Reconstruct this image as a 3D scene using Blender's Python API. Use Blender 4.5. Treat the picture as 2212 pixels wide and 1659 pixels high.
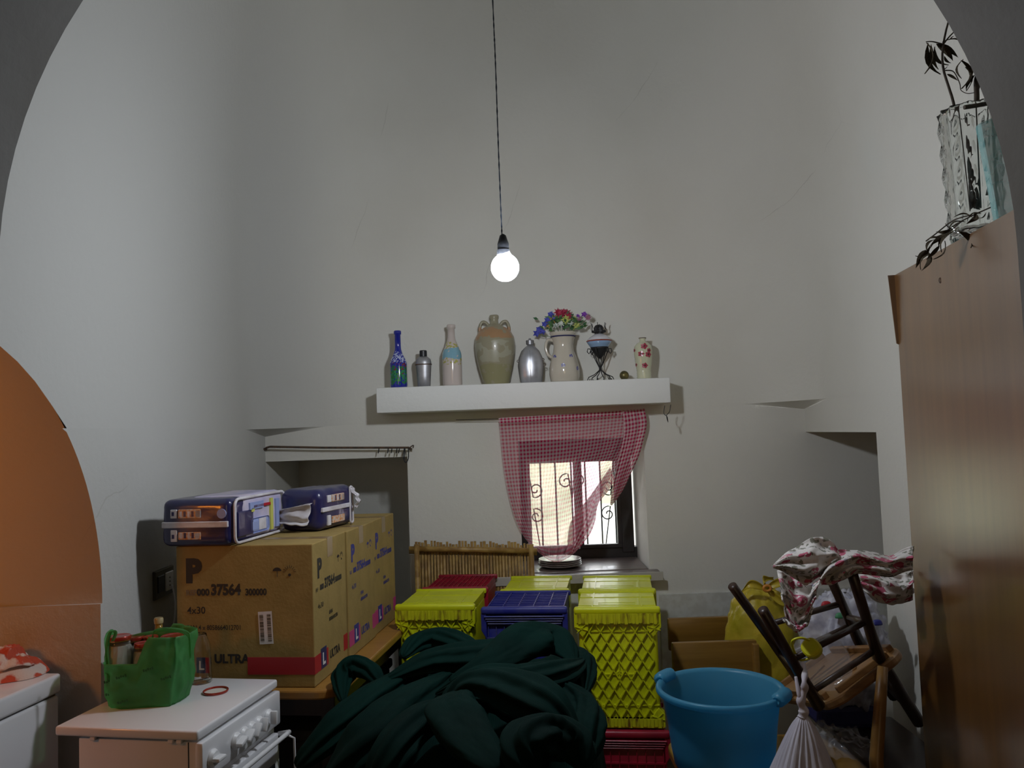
import bpy, bmesh, math, random
from mathutils import Vector, Matrix, noise
random.seed(7)
C = bpy.context.scene.collection
PI = math.pi
for o in list(bpy.data.objects): bpy.data.objects.remove(o)
# ---------------------------------------------------------------- camera
EYE = 1.55; FPX = 1750.0; W, H = 2212, 1659
ROLL = 0.036; PITCH = math.atan(101.5/FPX)
F = Vector((0, math.cos(PITCH), math.sin(PITCH)))
U0 = Vector((0, -math.sin(PITCH), math.cos(PITCH))); R0 = Vector((1, 0, 0))
RV = R0*math.cos(ROLL) - U0*math.sin(ROLL)
UV = R0*math.sin(ROLL) + U0*math.cos(ROLL)
cd = bpy.data.cameras.new('camera'); cam = bpy.data.objects.new('camera', cd); C.objects.link(cam)
cd.sensor_width = 36; cd.lens = 36*FPX/W; cd.clip_start = .05; cd.clip_end = 200
mw = Matrix((RV, UV, -F)).transposed().to_4x4(); mw.translation = Vector((0, 0, EYE)); cam.matrix_world = mw
bpy.context.scene.camera = cam
def ray(px, py): return F*FPX + RV*(px-W/2) - UV*(py-H/2)
def P(px, py, Y):                     # measured pixel at a depth -> point in the room
    d = ray(px, py); return Vector((0, 0, EYE)) + d*(Y/d.y)
def HP(px, py, z):                    # measured pixel on a level -> point in the room
    d = ray(px, py); return Vector((0, 0, EYE)) + d*((z-EYE)/d.z)
# ---------------------------------------------------------------- world, lights, exposure
S = bpy.context.scene
S.view_settings.view_transform = 'Standard'; S.view_settings.look = 'None'
S.view_settings.gamma = 1; S.view_settings.use_curve_mapping = False
S.view_settings.exposure = 0.12
wd = bpy.data.worlds.new('sky'); S.world = wd; wd.use_nodes = True
bg = wd.node_tree.nodes['Background']; bg.inputs[0].default_value = (.93, .95, 1, 1); bg.inputs[1].default_value = 6.5
def area(name, loc, target, size, power, col):
    l = bpy.data.lights.new(name, 'AREA'); l.energy = power; l.color = col; l.shape = 'RECTANGLE'; l.size, l.size_y = size
    o = bpy.data.objects.new(name, l); C.objects.link(o); o.location = loc
    o.rotation_euler = (Vector(target)-Vector(loc)).to_track_quat('-Z', 'Y').to_euler(); return o
BULB_POWER = 82.0
area('rear_fill', (-.3, -6.6, 1.9), (0, 3, 1.6), (2.2, 1.8), 20, (1, .70, .38))  # added warm fill light behind the camera, no visible source
pl = bpy.data.lights.new('warm_lamp', 'POINT'); pl.energy = 5.0; pl.color = (1, .30, .03); pl.shadow_soft_size = .07
plo = bpy.data.objects.new('warm_lamp', pl); C.objects.link(plo); plo.location = (-1.72, 1.52, 1.42)
# ---------------------------------------------------------------- materials
def nt(name):
    m = bpy.data.materials.new(name); m.use_nodes = True; t = m.node_tree
    return m, t, t.nodes['Principled BSDF']
def N(t, kind, **kw):
    n = t.nodes.new(kind)
    for k, v in kw.items():
        if k.startswith('i_'):
            key = k[2:]; n.inputs[int(key) if key.isdigit() else key.replace('_', ' ')].default_value = v
        else: setattr(n, k, v)
    return n
def mix(t, fac, a, b, blend='MIX'):
    n = t.nodes.new('ShaderNodeMix'); n.data_type = 'RGBA'; n.blend_type = blend
    for sock, v in ((n.inputs[0], fac), (n.inputs[6], a), (n.inputs[7], b)):
        if hasattr(v, 'default_value') or isinstance(v, bpy.types.NodeSocket): t.links.new(v, sock)
        else: sock.default_value = v
    return n.outputs[2]
def ramp(t, src, a, b):
    n = t.nodes.new('ShaderNodeMapRange'); n.inputs[1].default_value = a; n.inputs[2].default_value = b
    t.links.new(src, n.inputs[0]); return n.outputs[0]
def col4(c): return (c[0], c[1], c[2], 1)
def mat(name, c, rough=.6, c2=None, scale=8, amt=(.4, .6), bump=0, bscale=60, metal=0, trans=0, spec=None, stretch=(1, 1, 1), alpha=1, coat=0, ior=None, detail=4):
    m, t, b = nt(name); b.inputs['Base Color'].default_value = col4(c); b.inputs['Roughness'].default_value = rough
    b.inputs['Metallic'].default_value = metal; b.inputs['Transmission Weight'].default_value = trans; b.inputs['Alpha'].default_value = alpha
    b.inputs['Coat Weight'].default_value = coat
    if ior: b.inputs['IOR'].default_value = ior
    if spec is not None: b.inputs['Specular IOR Level'].default_value = spec
    if c2 or bump:
        tc = N(t, 'ShaderNodeTexCoord'); mp = N(t, 'ShaderNodeMapping'); mp.inputs['Scale'].default_value = stretch
        t.links.new(tc.outputs['Object'], mp.inputs[0])
    if c2:
        n = N(t, 'ShaderNodeTexNoise', i_Scale=scale, i_Detail=detail); t.links.new(mp.outputs[0], n.inputs['Vector'])
        t.links.new(mix(t, ramp(t, n.outputs[0], *amt), col4(c), col4(c2)), b.inputs['Base Color'])
    if bump:
        n = N(t, 'ShaderNodeTexNoise', i_Scale=bscale, i_Detail=3.0); t.links.new(mp.outputs[0], n.inputs['Vector'])
        bu = N(t, 'ShaderNodeBump', i_Strength=min(1, bump), i_Distance=.004); t.links.new(n.outputs[0], bu.inputs['Height'])
        t.links.new(bu.outputs[0], b.inputs['Normal'])
    return m
def wood(name, a, b2, rough=.4, axis=2, sc=1.0, coat=.1):
    st = [26*sc, 26*sc, 26*sc]; st[axis] = 1.3*sc
    m, t, b = nt(name); tc = N(t, 'ShaderNodeTexCoord'); mp = N(t, 'ShaderNodeMapping'); mp.inputs['Scale'].default_value = st
    t.links.new(tc.outputs['Object'], mp.inputs[0])
    n = N(t, 'ShaderNodeTexNoise', i_Scale=1.6, i_Detail=6.0, i_Roughness=.6); t.links.new(mp.outputs[0], n.inputs['Vector'])
    t.links.new(mix(t, ramp(t, n.outputs[0], .3, .72), col4(a), col4(b2)), b.inputs['Base Color'])
    b.inputs['Roughness'].default_value = rough; b.inputs['Coat Weight'].default_value = coat; b.inputs['Coat Roughness'].default_value = .25
    return m
# plaster with fine trowel relief, scuffs and hairline cracks
def plaster(name, base, dirt, crack=True, side=None):
    m, t, b = nt(name); tc = N(t, 'ShaderNodeTexCoord')
    n1 = N(t, 'ShaderNodeTexNoise', i_Scale=1.7, i_Detail=5.0); n2 = N(t, 'ShaderNodeTexNoise', i_Scale=45.0, i_Detail=4.0)
    n3 = N(t, 'ShaderNodeTexNoise', i_Scale=9.0, i_Detail=8.0, i_Roughness=.7)
    for n in (n1, n2, n3): t.links.new(tc.outputs['Object'], n.inputs['Vector'])
    c = mix(t, ramp(t, n1.outputs[0], .45, .8), col4(base), col4(dirt))
    c = mix(t, ramp(t, n3.outputs[0], .70, .76), c, (base[0]*.72, base[1]*.69, base[2]*.64, 1))
    if crack:
        v = N(t, 'ShaderNodeTexVoronoi', feature='DISTANCE_TO_EDGE', i_Scale=.9)
        w = N(t, 'ShaderNodeTexNoise', i_Scale=3.0, i_Detail=8.0); t.links.new(tc.outputs['Object'], w.inputs['Vector'])
        ad = mix(t, .12, tc.outputs['Object'], w.outputs['Color'], 'ADD'); t.links.new(ad, v.inputs['Vector'])
        lt = N(t, 'ShaderNodeMath', operation='LESS_THAN'); lt.inputs[1].default_value = .0014; t.links.new(v.outputs['Distance'], lt.inputs[0])
        mu = N(t, 'ShaderNodeMath', operation='MULTIPLY'); t.links.new(lt.outputs[0], mu.inputs[0]); t.links.new(ramp(t, n1.outputs[0], .60, .68), mu.inputs[1])
        m2 = N(t, 'ShaderNodeMath', operation='MULTIPLY'); m2.inputs[1].default_value = .35; t.links.new(mu.outputs[0], m2.inputs[0])
        c = mix(t, m2.outputs[0], c, (.36, .34, .30, 1))
    if side:                                   # left side: cool grey tint, darkened to offset the near bulb, fading at the corner
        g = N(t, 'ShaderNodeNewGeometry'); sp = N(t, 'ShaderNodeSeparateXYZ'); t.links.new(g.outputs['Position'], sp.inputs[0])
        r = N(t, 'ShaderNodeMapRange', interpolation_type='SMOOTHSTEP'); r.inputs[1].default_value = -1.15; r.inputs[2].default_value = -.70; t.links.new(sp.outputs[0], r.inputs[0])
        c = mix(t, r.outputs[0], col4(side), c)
    t.links.new(c, b.inputs['Base Color']); b.inputs['Roughness'].default_value = .9; b.inputs['Specular IOR Level'].default_value = .2
    ad2 = N(t, 'ShaderNodeMath', operation='ADD'); t.links.new(n2.outputs[0], ad2.inputs[0]); t.links.new(n3.outputs[0], ad2.inputs[1])
    bu = N(t, 'ShaderNodeBump', i_Strength=.35, i_Distance=.004); t.links.new(ad2.outputs[0], bu.inputs['Height']); t.links.new(bu.outputs[0], b.inputs['Normal'])
    return m
MP = plaster('plaster', (.71, .695, .64), (.665, .645, .585)); MPS = plaster('dimmed_grey_plaster', (.52, .515, .49), (.49, .485, .46))  # MPS: left wall's cool grey, its colour darkened further against the bulb's strong light
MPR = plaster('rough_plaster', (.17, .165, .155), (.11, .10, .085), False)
MSHELF = plaster('shelf_plaster', (.80, .80, .77), (.76, .75, .73), False)
MFLOOR = mat('floor_tile', (.20, .15, .11), .5, (.12, .09, .07), 5)
MBLACK = mat('black_plastic', (.012, .013, .016), .4)
MIRON = mat('black_iron', (.012, .012, .014), .55)
MRUST = mat('rusty_iron', (.06, .045, .035), .7, (.12, .07, .04), 40)
MWHITE = mat('white_enamel', (.78, .78, .80), .22, coat=.4)
MWPL = mat('white_plastic', (.75, .75, .76), .35)
MCARD = mat('cardboard', (.33, .225, .068), .8, (.29, .20, .058), 14, bump=.2, bscale=90)
MTAPE = mat('brown_tape', (.27, .18, .075), .28)
MINK = mat('black_ink', (.025, .022, .02), .6)
MINKB = mat('blue_ink', (.035, .04, .22), .6)
MRED = mat('red_print', (.40, .012, .022), .5)
MPINK = mat('pink_print', (.50, .05, .20), .5)
MNAVY = mat('navy_print', (.02, .022, .10), .5)
MLABEL = mat('paper_label', (.66, .64, .66), .6)
MTABLE = wood('orange_wood', (.36, .18, .04), (.28, .13, .025), .35, 0)
MBENCH = wood('honey_wood', (.27, .145, .028), (.19, .095, .016), .28, 0, coat=.4)
MDARKW = wood('dark_stained_wood', (.04, .018, .011), (.018, .008, .005), .4, 2, coat=.12)
MCHAIR2 = wood('light_chair_wood', (.27, .135, .03), (.19, .09, .018), .4, 2)
MWARD = wood('wardrobe_veneer', (.15, .062, .009), (.10, .039, .005), .38, 2, .55, coat=1)
MWARD.node_tree.nodes['Principled BSDF'].inputs['Coat IOR'].default_value = 2.5
MCANE = mat('bamboo', (.42, .26, .07), .45, (.24, .13, .03), 22, stretch=(1, 1, 1.2))
MCANE2 = mat('bamboo_dark', (.30, .17, .045), .45, (.45, .28, .09), 18)
GLASS = mat('clear_glass', (.96, .98, .97), .02, trans=1, ior=1.45)
# ---------------------------------------------------------------- objects
def tag(o, label=None, cat=None, group=None, kind=None):
    for k, v in (('label', label), ('category', cat), ('group', group), ('kind', kind)):
        if v: o[k] = v
    return o
def thing(name, label, cat, loc=(0, 0, 0), rz=0, group=None):
    o = bpy.data.objects.new(name, None); C.objects.link(o); o.empty_display_size = .05
    o.location = loc; o.rotation_euler = (0, 0, rz); return tag(o, label, cat, group)
def base_of(o):
    v = Vector((0, 0, 0))
    while o is not None: v += Vector(o.location); o = o.parent
    return v
class MB:
    def __init__(s): s.v = []; s.f = []; s.uv = None
    def add(s, vs, fs):
        n = len(s.v); s.v += [Vector(v) for v in vs]; s.f += [tuple(i+n for i in f) for f in fs]; return s
    def box(s, x0, x1, y0, y1, z0, z1, M=None):
        vs = [Vector(p) for p in ((x0,y0,z0),(x1,y0,z0),(x1,y1,z0),(x0,y1,z0),(x0,y0,z1),(x1,y0,z1),(x1,y1,z1),(x0,y1,z1))]
        if M is not None: vs = [M @ v for v in vs]
        return s.add(vs, [(0,3,2,1),(4,5,6,7),(0,1,5,4),(1,2,6,5),(2,3,7,6),(3,0,4,7)])
    def rbox(s, x0, x1, y0, y1, z0, z1, r=.01, seg=3, M=None):
        bm = bmesh.new(); bmesh.ops.create_cube(bm, size=1)
        for v in bm.verts: v.co = Vector(((x0+x1)/2+v.co.x*(x1-x0), (y0+y1)/2+v.co.y*(y1-y0), (z0+z1)/2+v.co.z*(z1-z0)))
        bmesh.ops.bevel(bm, geom=bm.edges[:], offset=r, segments=seg, profile=.5, affect='EDGES')
        bm.verts.index_update(); vs = [(M @ v.co if M is not None else v.co.copy()) for v in bm.verts]
        fs = [tuple(v.index for v in f.verts) for f in bm.faces]; bm.free(); return s.add(vs, fs)
    def tube(s, pts, r, n=8, cap=True, closed=False):
        pts = [Vector(p) for p in pts]; k = len(pts); rs = r if isinstance(r, (list, tuple)) else [r]*k
        up = None; vs = []
        for i, p in enumerate(pts):
            a = pts[(i-1) % k] if (closed or i > 0) else p; b = pts[(i+1) % k] if (closed or i < k-1) else p
            d = (b-a).normalized()
            if up is None: up = d.orthogonal().normalized()
            up = (up - d*up.dot(d)).normalized(); w = d.cross(up)
            for j in range(n): a_ = 2*PI*j/n; vs.append(p+(up*math.cos(a_)+w*math.sin(a_))*rs[i])
        fs = []
        for i in range(k if closed else k-1):
            i2 = (i+1) % k
            for j in range(n): fs.append((i*n+j, i*n+(j+1) % n, i2*n+(j+1) % n, i2*n+j))
        if cap and not closed: fs += [tuple(range(n))[::-1], tuple((k-1)*n+j for j in range(n))]
        return s.add(vs, fs)
    def lathe(s, prof, n=32, o=(0, 0, 0), sx=1, sy=1, fn=None, cap=(True, True)):
        o = Vector(o); vs = []
        for (r, z) in prof:
            for j in range(n):
                a = 2*PI*j/n; rr = r*(fn(a, z) if fn else 1); vs.append(o+Vector((rr*math.cos(a)*sx, rr*math.sin(a)*sy, z)))
        k = len(prof); fs = [(i*n+j, i*n+(j+1) % n, (i+1)*n+(j+1) % n, (i+1)*n+j) for i in range(k-1) for j in range(n)]
        if cap[0]: fs.append(tuple(range(n))[::-1])
        if cap[1]: fs.append(tuple((k-1)*n+j for j in range(n)))
        return s.add(vs, fs)
    def grid(s, fn, nu, nv, uvs=False, closed=False):
        n0 = len(s.v); vs = [fn(i/nu, j/nv) for j in range(nv+1) for i in range(nu+1)]
        s.v += [Vector(v) for v in vs]; fs = [(n0+j*(nu+1)+i, n0+j*(nu+1)+i+1, n0+(j+1)*(nu+1)+i+1, n0+(j+1)*(nu+1)+i) for j in range(nv) for i in range(nu)]
        s.f += fs
        if uvs:
            if s.uv is None: s.uv = []
            s.uv += [(i/nu, j/nv) for j in range(nv+1) for i in range(nu+1)]
        return s
    def steps(s, xs, ys, hf, M, base=-.01):      # panel of flat cells at their own depths, with walls between them
        nx, ny = len(xs)-1, len(ys)-1; h = [[hf(i, j) for j in range(ny)] for i in range(nx)]
        def q(*p): s.add([M @ Vector(a) for a in p], [(0, 1, 2, 3)])
        for i in range(nx):
            for j in range(ny):
                a = h[i][j]; q((xs[i],ys[j],a),(xs[i+1],ys[j],a),(xs[i+1],ys[j+1],a),(xs[i],ys[j+1],a))
                b = h[i+1][j] if i+1 < nx else base
                if a != b: q((xs[i+1],ys[j],a),(xs[i+1],ys[j],b),(xs[i+1],ys[j+1],b),(xs[i+1],ys[j+1],a))
                b = h[i][j+1] if j+1 < ny else base
                if a != b: q((xs[i+1],ys[j+1],a),(xs[i+1],ys[j+1],b),(xs[i],ys[j+1],b),(xs[i],ys[j+1],a))
                if i == 0 and a != base: q((xs[0],ys[j+1],a),(xs[0],ys[j+1],base),(xs[0],ys[j],base),(xs[0],ys[j],a))
                if j == 0 and a != base: q((xs[i],ys[0],a),(xs[i],ys[0],base),(xs[i+1],ys[0],base),(xs[i+1],ys[0],a))
        return s
    def build(s, name, m, parent=None, smooth=False, local=False, bevel=0, solid=0, sub=0, label=None, offset=-1):
        me = bpy.data.meshes.new(name); b = Vector((0, 0, 0)) if (local or parent is None) else base_of(parent)
        me.from_pydata([v-b for v in s.v], [], s.f); me.update()
        if s.uv:
            ul = me.uv_layers.new(name='UVMap')
            for l in me.loops: ul.data[l.index].uv = s.uv[l.vertex_index]
        if smooth:
            for p in me.polygons: p.use_smooth = True
        me.materials.append(m); o = bpy.data.objects.new(name, me); C.objects.link(o)
        if parent is not None: o.parent = parent
        if bevel:
            md = o.modifiers.new('bevel', 'BEVEL'); md.width = bevel; md.segments = 2; md.limit_method = 'ANGLE'
        if solid:
            md = o.modifiers.new('solid', 'SOLIDIFY'); md.thickness = solid; md.offset = offset
        if sub:
            md = o.modifiers.new('sub', 'SUBSURF'); md.levels = md.render_levels = sub
        if smooth == 2:
            me.set_sharp_from_angle(angle=math.radians(38))
        if label: o['label'] = label
        return o
def struct(mb, name, m, **k): return tag(mb.build(name, m, **k), kind='structure')
def text(parent, s, size, M, m, name='lettering', bold=0, sx=1.0, solid=True):   # flat print: M puts it on its surface
    cu = bpy.data.curves.new('t', 'FONT'); cu.body = s; cu.size = size/.73; cu.offset = bold; cu.resolution_u = 3
    o = bpy.data.objects.new('t', cu); C.objects.link(o)
    dg = bpy.context.evaluated_depsgraph_get(); me = bpy.data.meshes.new_from_object(o.evaluated_get(dg))
    bpy.data.objects.remove(o); bpy.data.curves.remove(cu)
    me.transform(M @ Matrix.Diagonal((sx, 1, 1, 1))); me.materials.clear(); me.materials.append(m)
    me.name = name; r = bpy.data.objects.new(name, me); C.objects.link(r); r.parent = parent; return r
def interp(pts, t):
    n = len(pts)-1; x = max(0, min(1, t))*n; i = min(int(x), n-1); f = x-i
    p0, p1, p2, p3 = pts[max(i-1, 0)], pts[i], pts[i+1], pts[min(i+2, n)]
    return tuple(.5*((2*b)+(-a+c)*f+(2*a-5*b+4*c-d)*f*f+(-a+3*b-3*c+d)*f**3) for a, b, c, d in zip(p0, p1, p2, p3))
def curve(pts, n): return [Vector(interp([tuple(p) for p in pts], i/(n-1))) for i in range(n)]
def RZ(a): return Matrix.Rotation(a, 4, 'Z')
def T(*a): return Matrix.Translation(Vector(a))
FRONT = Matrix(((1,0,0,0),(0,0,-1,0),(0,1,0,0),(0,0,0,1)))     # xy plane -> faces -Y
RIGHT = Matrix(((0,0,1,0),(1,0,0,0),(0,1,0,0),(0,0,0,1)))      # xy plane -> faces +X
AX = -math.radians(7.3)     # the furniture stands a little turned in the room
# ================================================================ THE ROOM
XL, XR, YB = -1.195, 1.40, 3.90
NX0, NX1, NZ, ND = XL, -.515, 1.445, .60       # alcove in the back wall
WX0, WX1, WZ0, WZ1 = .02, .622, .875, 1.50     # window recess
m = MB()
m.box(-1.6, 3.0, -7.2, 5.2, -.1, 0); m.box(-3.2, -1.6, -7.2, 2.6, -.1, 0); struct(m, 'floor', MFLOOR)
# back wall: boxes round the alcove and the window recess
m = MB(); ZT = 1.60
ZTW = 1.72
m.box(XL-.9, XL, YB, 5.0, 0, ZTW)
m.box(NX0, NX1, YB, YB+ND+.2, NZ, ZTW); m.box(NX0, NX1, YB+ND, YB+ND+.2, 0, NZ)
m.box(NX1, -.30, YB, YB+ND+.2, 0, ZTW); m.box(-.30, WX0, YB, 4.42, 0, ZTW)
m.box(WX0, WX1, YB, 4.42, 0, WZ0-.03); m.box(WX0, WX1, YB, 4.42, WZ1, ZTW)
m.box(WX1, 2.5, YB, 4.42, 0, ZTW); struct(m, 'wall_back', MP)
# left wall with the arched opening
YJ, ZS = 2.35, 1.10
def arch(Y):
    d = abs(Y-1.6)/.75
    return ZS if d >= 1 else ZS+.75*math.sqrt(1-d*d)
m = MB(); m.box(-2.1, XL, YJ, YB, 0, ZS)
m.box(-2.1, XL, 2.34, YJ, 0, ZS)          # the step under the spring of the arch
ys = [1.45+(YJ-1.45)*(1-(1-i/40)**2) for i in range(41)]
for a, b in zip(ys[:-1], ys[1:]):          # soffit and outer face between the arch and the level where the vault begins
    za, zb = arch(a), arch(b)
    m.add([(XL,a,za),(XL,b,zb),(-2.1,b,zb),(-2.1,a,za)], [(0,1,2,3)])
    if min(za, zb) < ZT:
        m.add([(XL,a,min(za,ZT)),(XL,b,min(zb,ZT)),(XL,b,ZT),(XL,a,ZT)], [(3,2,1,0)])
m.add([(XL,YJ,ZS),(XL,YB-.29,ZS),(XL,YB-.29,ZT),(XL,YJ,ZT)], [(3,2,1,0)]); m.add([(XL,YB-.29,ZS),(XL,YB,ZS),(XL,YB,ZTW),(XL,YB-.29,ZTW)], [(3,2,1,0)])
m.box(-2.1, XL-.02, YJ+.05, YB, ZS, 3.9); m.box(-2.1, XL-.02, 1.0, YJ+.06, 1.87, 3.9)
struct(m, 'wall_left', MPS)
# right wall: pier between the alcove by the corner and the wardrobe
m = MB(); m.box(XR, 2.2, 2.62, 3.14, 0, 1.72)
m.box(XR, 2.5, 3.14, YB+.02, 1.495, 1.72)        # lintel over the alcove
m.box(2.2, 2.5, 1.0, YB+.02, 0, 1.72); m.box(XR, 2.5, .95, 2.64, 2.15, 4.0); m.box(2.0, 2.5, .95, 2.64, 0, 2.2)
lint = struct(m, 'wall_right', MP)
# vault: the walls rise smoothly, the corners are filled in above small ledges
def plan(s, r, xl, xr):      # s in 0..5 round the room: left wall, corner, back wall, corner, right wall
    if s <= 1: return (xl, 1.45+(YB-r-1.45)*s)
    if s <= 2: a = PI-(s-1)*PI/2; return (xl+r+r*math.cos(a), YB-r+r*math.sin(a))
    if s <= 3: return (xl+r+(xr-xl-2*r)*(s-2), YB)
    if s <= 4: a = PI/2-(s-3)*PI/2; return (xr-r+r*math.cos(a), YB-r+r*math.sin(a))
    return (xr, YB-r+(1.45-YB+r)*(s-4))
m = MB(); NS, NT = 150, 46
def vault(u, t):
    s = u*5; x0, y0 = plan(s, .29, XL, XR); z0 = ZT+.045*(max(0, min(1, (x0-XL)/(XR-XL))))
    if s <= 1: z0 = max(z0, arch(y0)) if y0 < YJ else z0
    z = z0+(4.0-z0)*t; e = max(0, z-1.75)/2.25
    lean = .42*e**1.7; x, y = plan(s, .29+.75*e, XL+lean, XR-.0008-lean); y -= .0008+.10*e**2
    return (x, y, z)
m.grid(vault, NS, NT)
n0 = len(m.v)
for (cx, cz, rng) in ((XL, 1.565, (1, 2)), (XR, 1.605, (3, 4))):      # undersides of the corner ledges
    ring = [Vector(vault((rng[0]+(rng[1]-rng[0])*k/14)/5, 0)) for k in range(15)]
    m.add(ring+[Vector((cx, YB, cz))], [(k, 15, k+1) for k in range(14)])
m.box(XL-.1, XR+.1, 1.2, YB+.1, 3.98, 4.06)
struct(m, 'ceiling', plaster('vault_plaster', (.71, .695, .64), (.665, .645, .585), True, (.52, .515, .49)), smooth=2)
# the near arch we look through, and the room behind the camera
m = MB(); AZ, AR = 1.858, .922; prev = None; arc = [(-AR, 0), (-AR, AZ)]+[(-AR*math.cos(a), AZ+AR*math.sin(a)) for a in [PI*k/48 for k in range(1, 48)]]+[(AR, AZ), (AR, 0)]
def outer(p):
    return (p[0]*2.9 if abs(p[0]) > .001 else 0, 4.1 if p[1] > AZ else p[1])
for a, b in zip(arc[:-1], arc[1:]):
    m.add([(a[0],.95,a[1]),(b[0],.95,b[1]),(b[0],1.45,b[1]),(a[0],1.45,a[1])], [(0,1,2,3)])
    if a[1] > AZ-1e-6 and b[1] > AZ-1e-6:
        for y in (.95, 1.45): m.add([(a[0],y,a[1]),(b[0],y,b[1]),(b[0],y,4.1),(a[0],y,4.1)], [(0,1,2,3)])
for sx in (-1, 1):
    for y in (.95, 1.45): m.add([(sx*AR,y,0),(sx*AR,y,4.1),(sx*2.7,y,4.1),(sx*2.7,y,0)], [(0,1,2,3)])
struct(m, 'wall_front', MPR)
m = MB(); m.box(-3.2, 2.8, -7.3, -7.1, 0, 3.4); m.box(2.6, 2.8, -7.2, 1.0, 0, 3.4); m.box(-3.3, -3.1, -7.2, 2.6, 0, 3.4)
m.box(-3.2, 2.8, -7.2, 1.0, 3.3, 3.4); m.box(-3.2, -2.05, .9, 2.6, 2.6, 2.7); m.box(-3.2, -2.1, 2.35, 2.5, 0, 2.7)
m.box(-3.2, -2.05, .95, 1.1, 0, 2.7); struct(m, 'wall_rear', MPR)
# dado strip low on the back wall
m = MB(); m.box(.66, 2.2, YB-.012, YB, .40, .755); struct(m, 'trim_1', mat('dado_paint', (.62, .62, .58), .5, (.55, .54, .49), 30), bevel=.004)
# ---------------------------------------------------------------- window
win = bpy.data.objects.new('window_1', None); C.objects.link(win); win.location = (.30, 4.28, WZ0); win['kind'] = 'structure'
MFR = mat('dark_window_paint', (.02, .017, .017), .5); MSASH = mat('pale_window_paint', (.50, .45, .47), .5)
m = MB(); y0, y1 = 4.27, 4.33
m.box(WX0, WX1, y0, y1, WZ0-.02, .925); m.box(WX0, WX1, y0, y1, 1.40, WZ1); m.box(.545, WX1-.015, y0-.01, y1, .90, 1.42); m.box(WX0, .055, y0, y1, .90, 1.42)
m.build('window_frame', MFR, win, bevel=.003)
for (a, b, mm_) in ((.055, .325, MSASH), (.325, .545, MFR)):
    m = MB(); t = .022
    m.box(a, b, y0-.012, y0+.02, .925, .945); m.box(a, b, y0-.012, y0+.02, 1.375, 1.40); m.box(a, a+t, y0-.012, y0+.02, .945, 1.375); m.box(b-t, b, y0-.012, y0+.02, .945, 1.375)
    sash = m.build('window_sash', mm_, win, bevel=.002)
    m = MB(); m.box(a+t, b-t, y0+.002, y0+.005, .945, 1.375)
    mp_ = m.build('pane', GLASS, sash)
m = MB(); m.rbox(WX0+.002, WX1-.004, YB-.002, 4.262, WZ0-.03, WZ0, .006); m.rbox(-.12, WX1+.045, YB-.075, YB+.01, WZ0-.045, WZ0-.004, .012)
struct(m, 'trim_2', mat('marble_sill', (.15, .115, .10), .38, (.11, .085, .08), 20, coat=.2), smooth=2)
m = MB(); m.rbox(-.12, WX1+.05, YB-.082, YB-.0745, WZ0-.045, WZ0-.003, .003); struct(m, 'trim_3', mat('sill_lip', (.46, .43, .38), .5))
# grille outside
m = MB(); t = thing('window_grille', 'wrought iron grille with scrolls outside the small window', 'grille', (.30, 4.38, WZ0))
for x in (.06, .135, .215, .30, .375, .455, .53): m = MB().tube([(x, 4.38, .86), (x, 4.38, 1.49)], .0045, 6); m.build('bar', MIRON, t)
for z in (.90, 1.44): MB().tube([(.02, 4.38, z), (.62, 4.38, z)], .005, 6).build('cross_bar', MIRON, t)
def scroll(cx, cz, flip, up, tip):
    pts = []
    for k in range(26):
        a = k/25*PI*2.6; r = .008+.034*(k/25); pts.append((cx+flip*r*math.cos(a), 4.372, cz+up*r*math.sin(a)))
    pts.append(tip); return pts
for (cx, cz, fx, uz, tx, tz) in ((.105, 1.23, 1, -1, .06, 1.40), (.105, 1.09, 1, 1, .12, .92), (.27, 1.27, -1, 1, .30, 1.17), (.33, 1.27, 1, 1, .30, 1.17), (.495, 1.23, -1, -1, .53, 1.40), (.49, 1.09, -1, 1, .47, .92)):
    MB().tube(scroll(cx, cz, fx, uz, (tx, 4.374, tz)), .0035, 6).build('scroll', MIRON, t, smooth=True)
# outside
m = MB(); m.box(-12, 14, 4.6, 40, -.3, -.2); struct(m, 'trim_4', mat('pale_ground', (.62, .60, .58), .9, (.45, .45, .36), 1.2)); bpy.data.objects['trim_4'].name = 'ground'
MLEAF = mat('hazy_foliage', (.62, .64, .50), .8, (.47, .51, .35), 3, amt=(.35, .65))
for k, (x, y, z, r, lb) in enumerate(((-.15, 9.5, 1.5, 1.7, 'yellow green bush outside behind the left window pane'), (3.1, 12.5, 1.3, 1.7, 'green bush outside behind the right window pane'))):
    b = thing('garden_bush', lb, 'bush', (x, y, -.2)); m = MB(); bm = bmesh.new(); bmesh.ops.create_icosphere(bm, subdivisions=4, radius=1)
    for v in bm.verts:
        p = v.co*2.2; d = 1+.35*noise.noise(p+Vector((k*9, 0, 0)))+.16*noise.noise(p*3.5); v.co = Vector((x+v.co.x*r*d, y+v.co.y*r*d, max(-.15, z+v.co.z*r*d*.9)))
    bm.verts.index_update(); m.add([v.co.copy() for v in bm.verts], [tuple(v.index for v in f.verts) for f in bm.faces]); bm.free()
    m.build('foliage', MLEAF, b, smooth=True); MB().tube([(x, y, -.2), (x+.05, y, .6)], [.09, .06], 8).build('trunk', MRUST, b)
m = MB(); 
t = thing('garden_post', 'pale round post standing outside beyond the window', 'post', (.60, 7.0, -.2)); MB().lathe([(.13, -.2), (.12, 1.2), (.11, 1.9)], 16, (.60, 7, 0)).build('shaft', mat('pale_post', (.7, .64, .66), .7), t, smooth=True); MB().lathe([(.16, 0), (.16, .06)], 16, (.60, 7, 1.9)).build('post_cap', bpy.data.materials['pale_post'], t)
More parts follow.
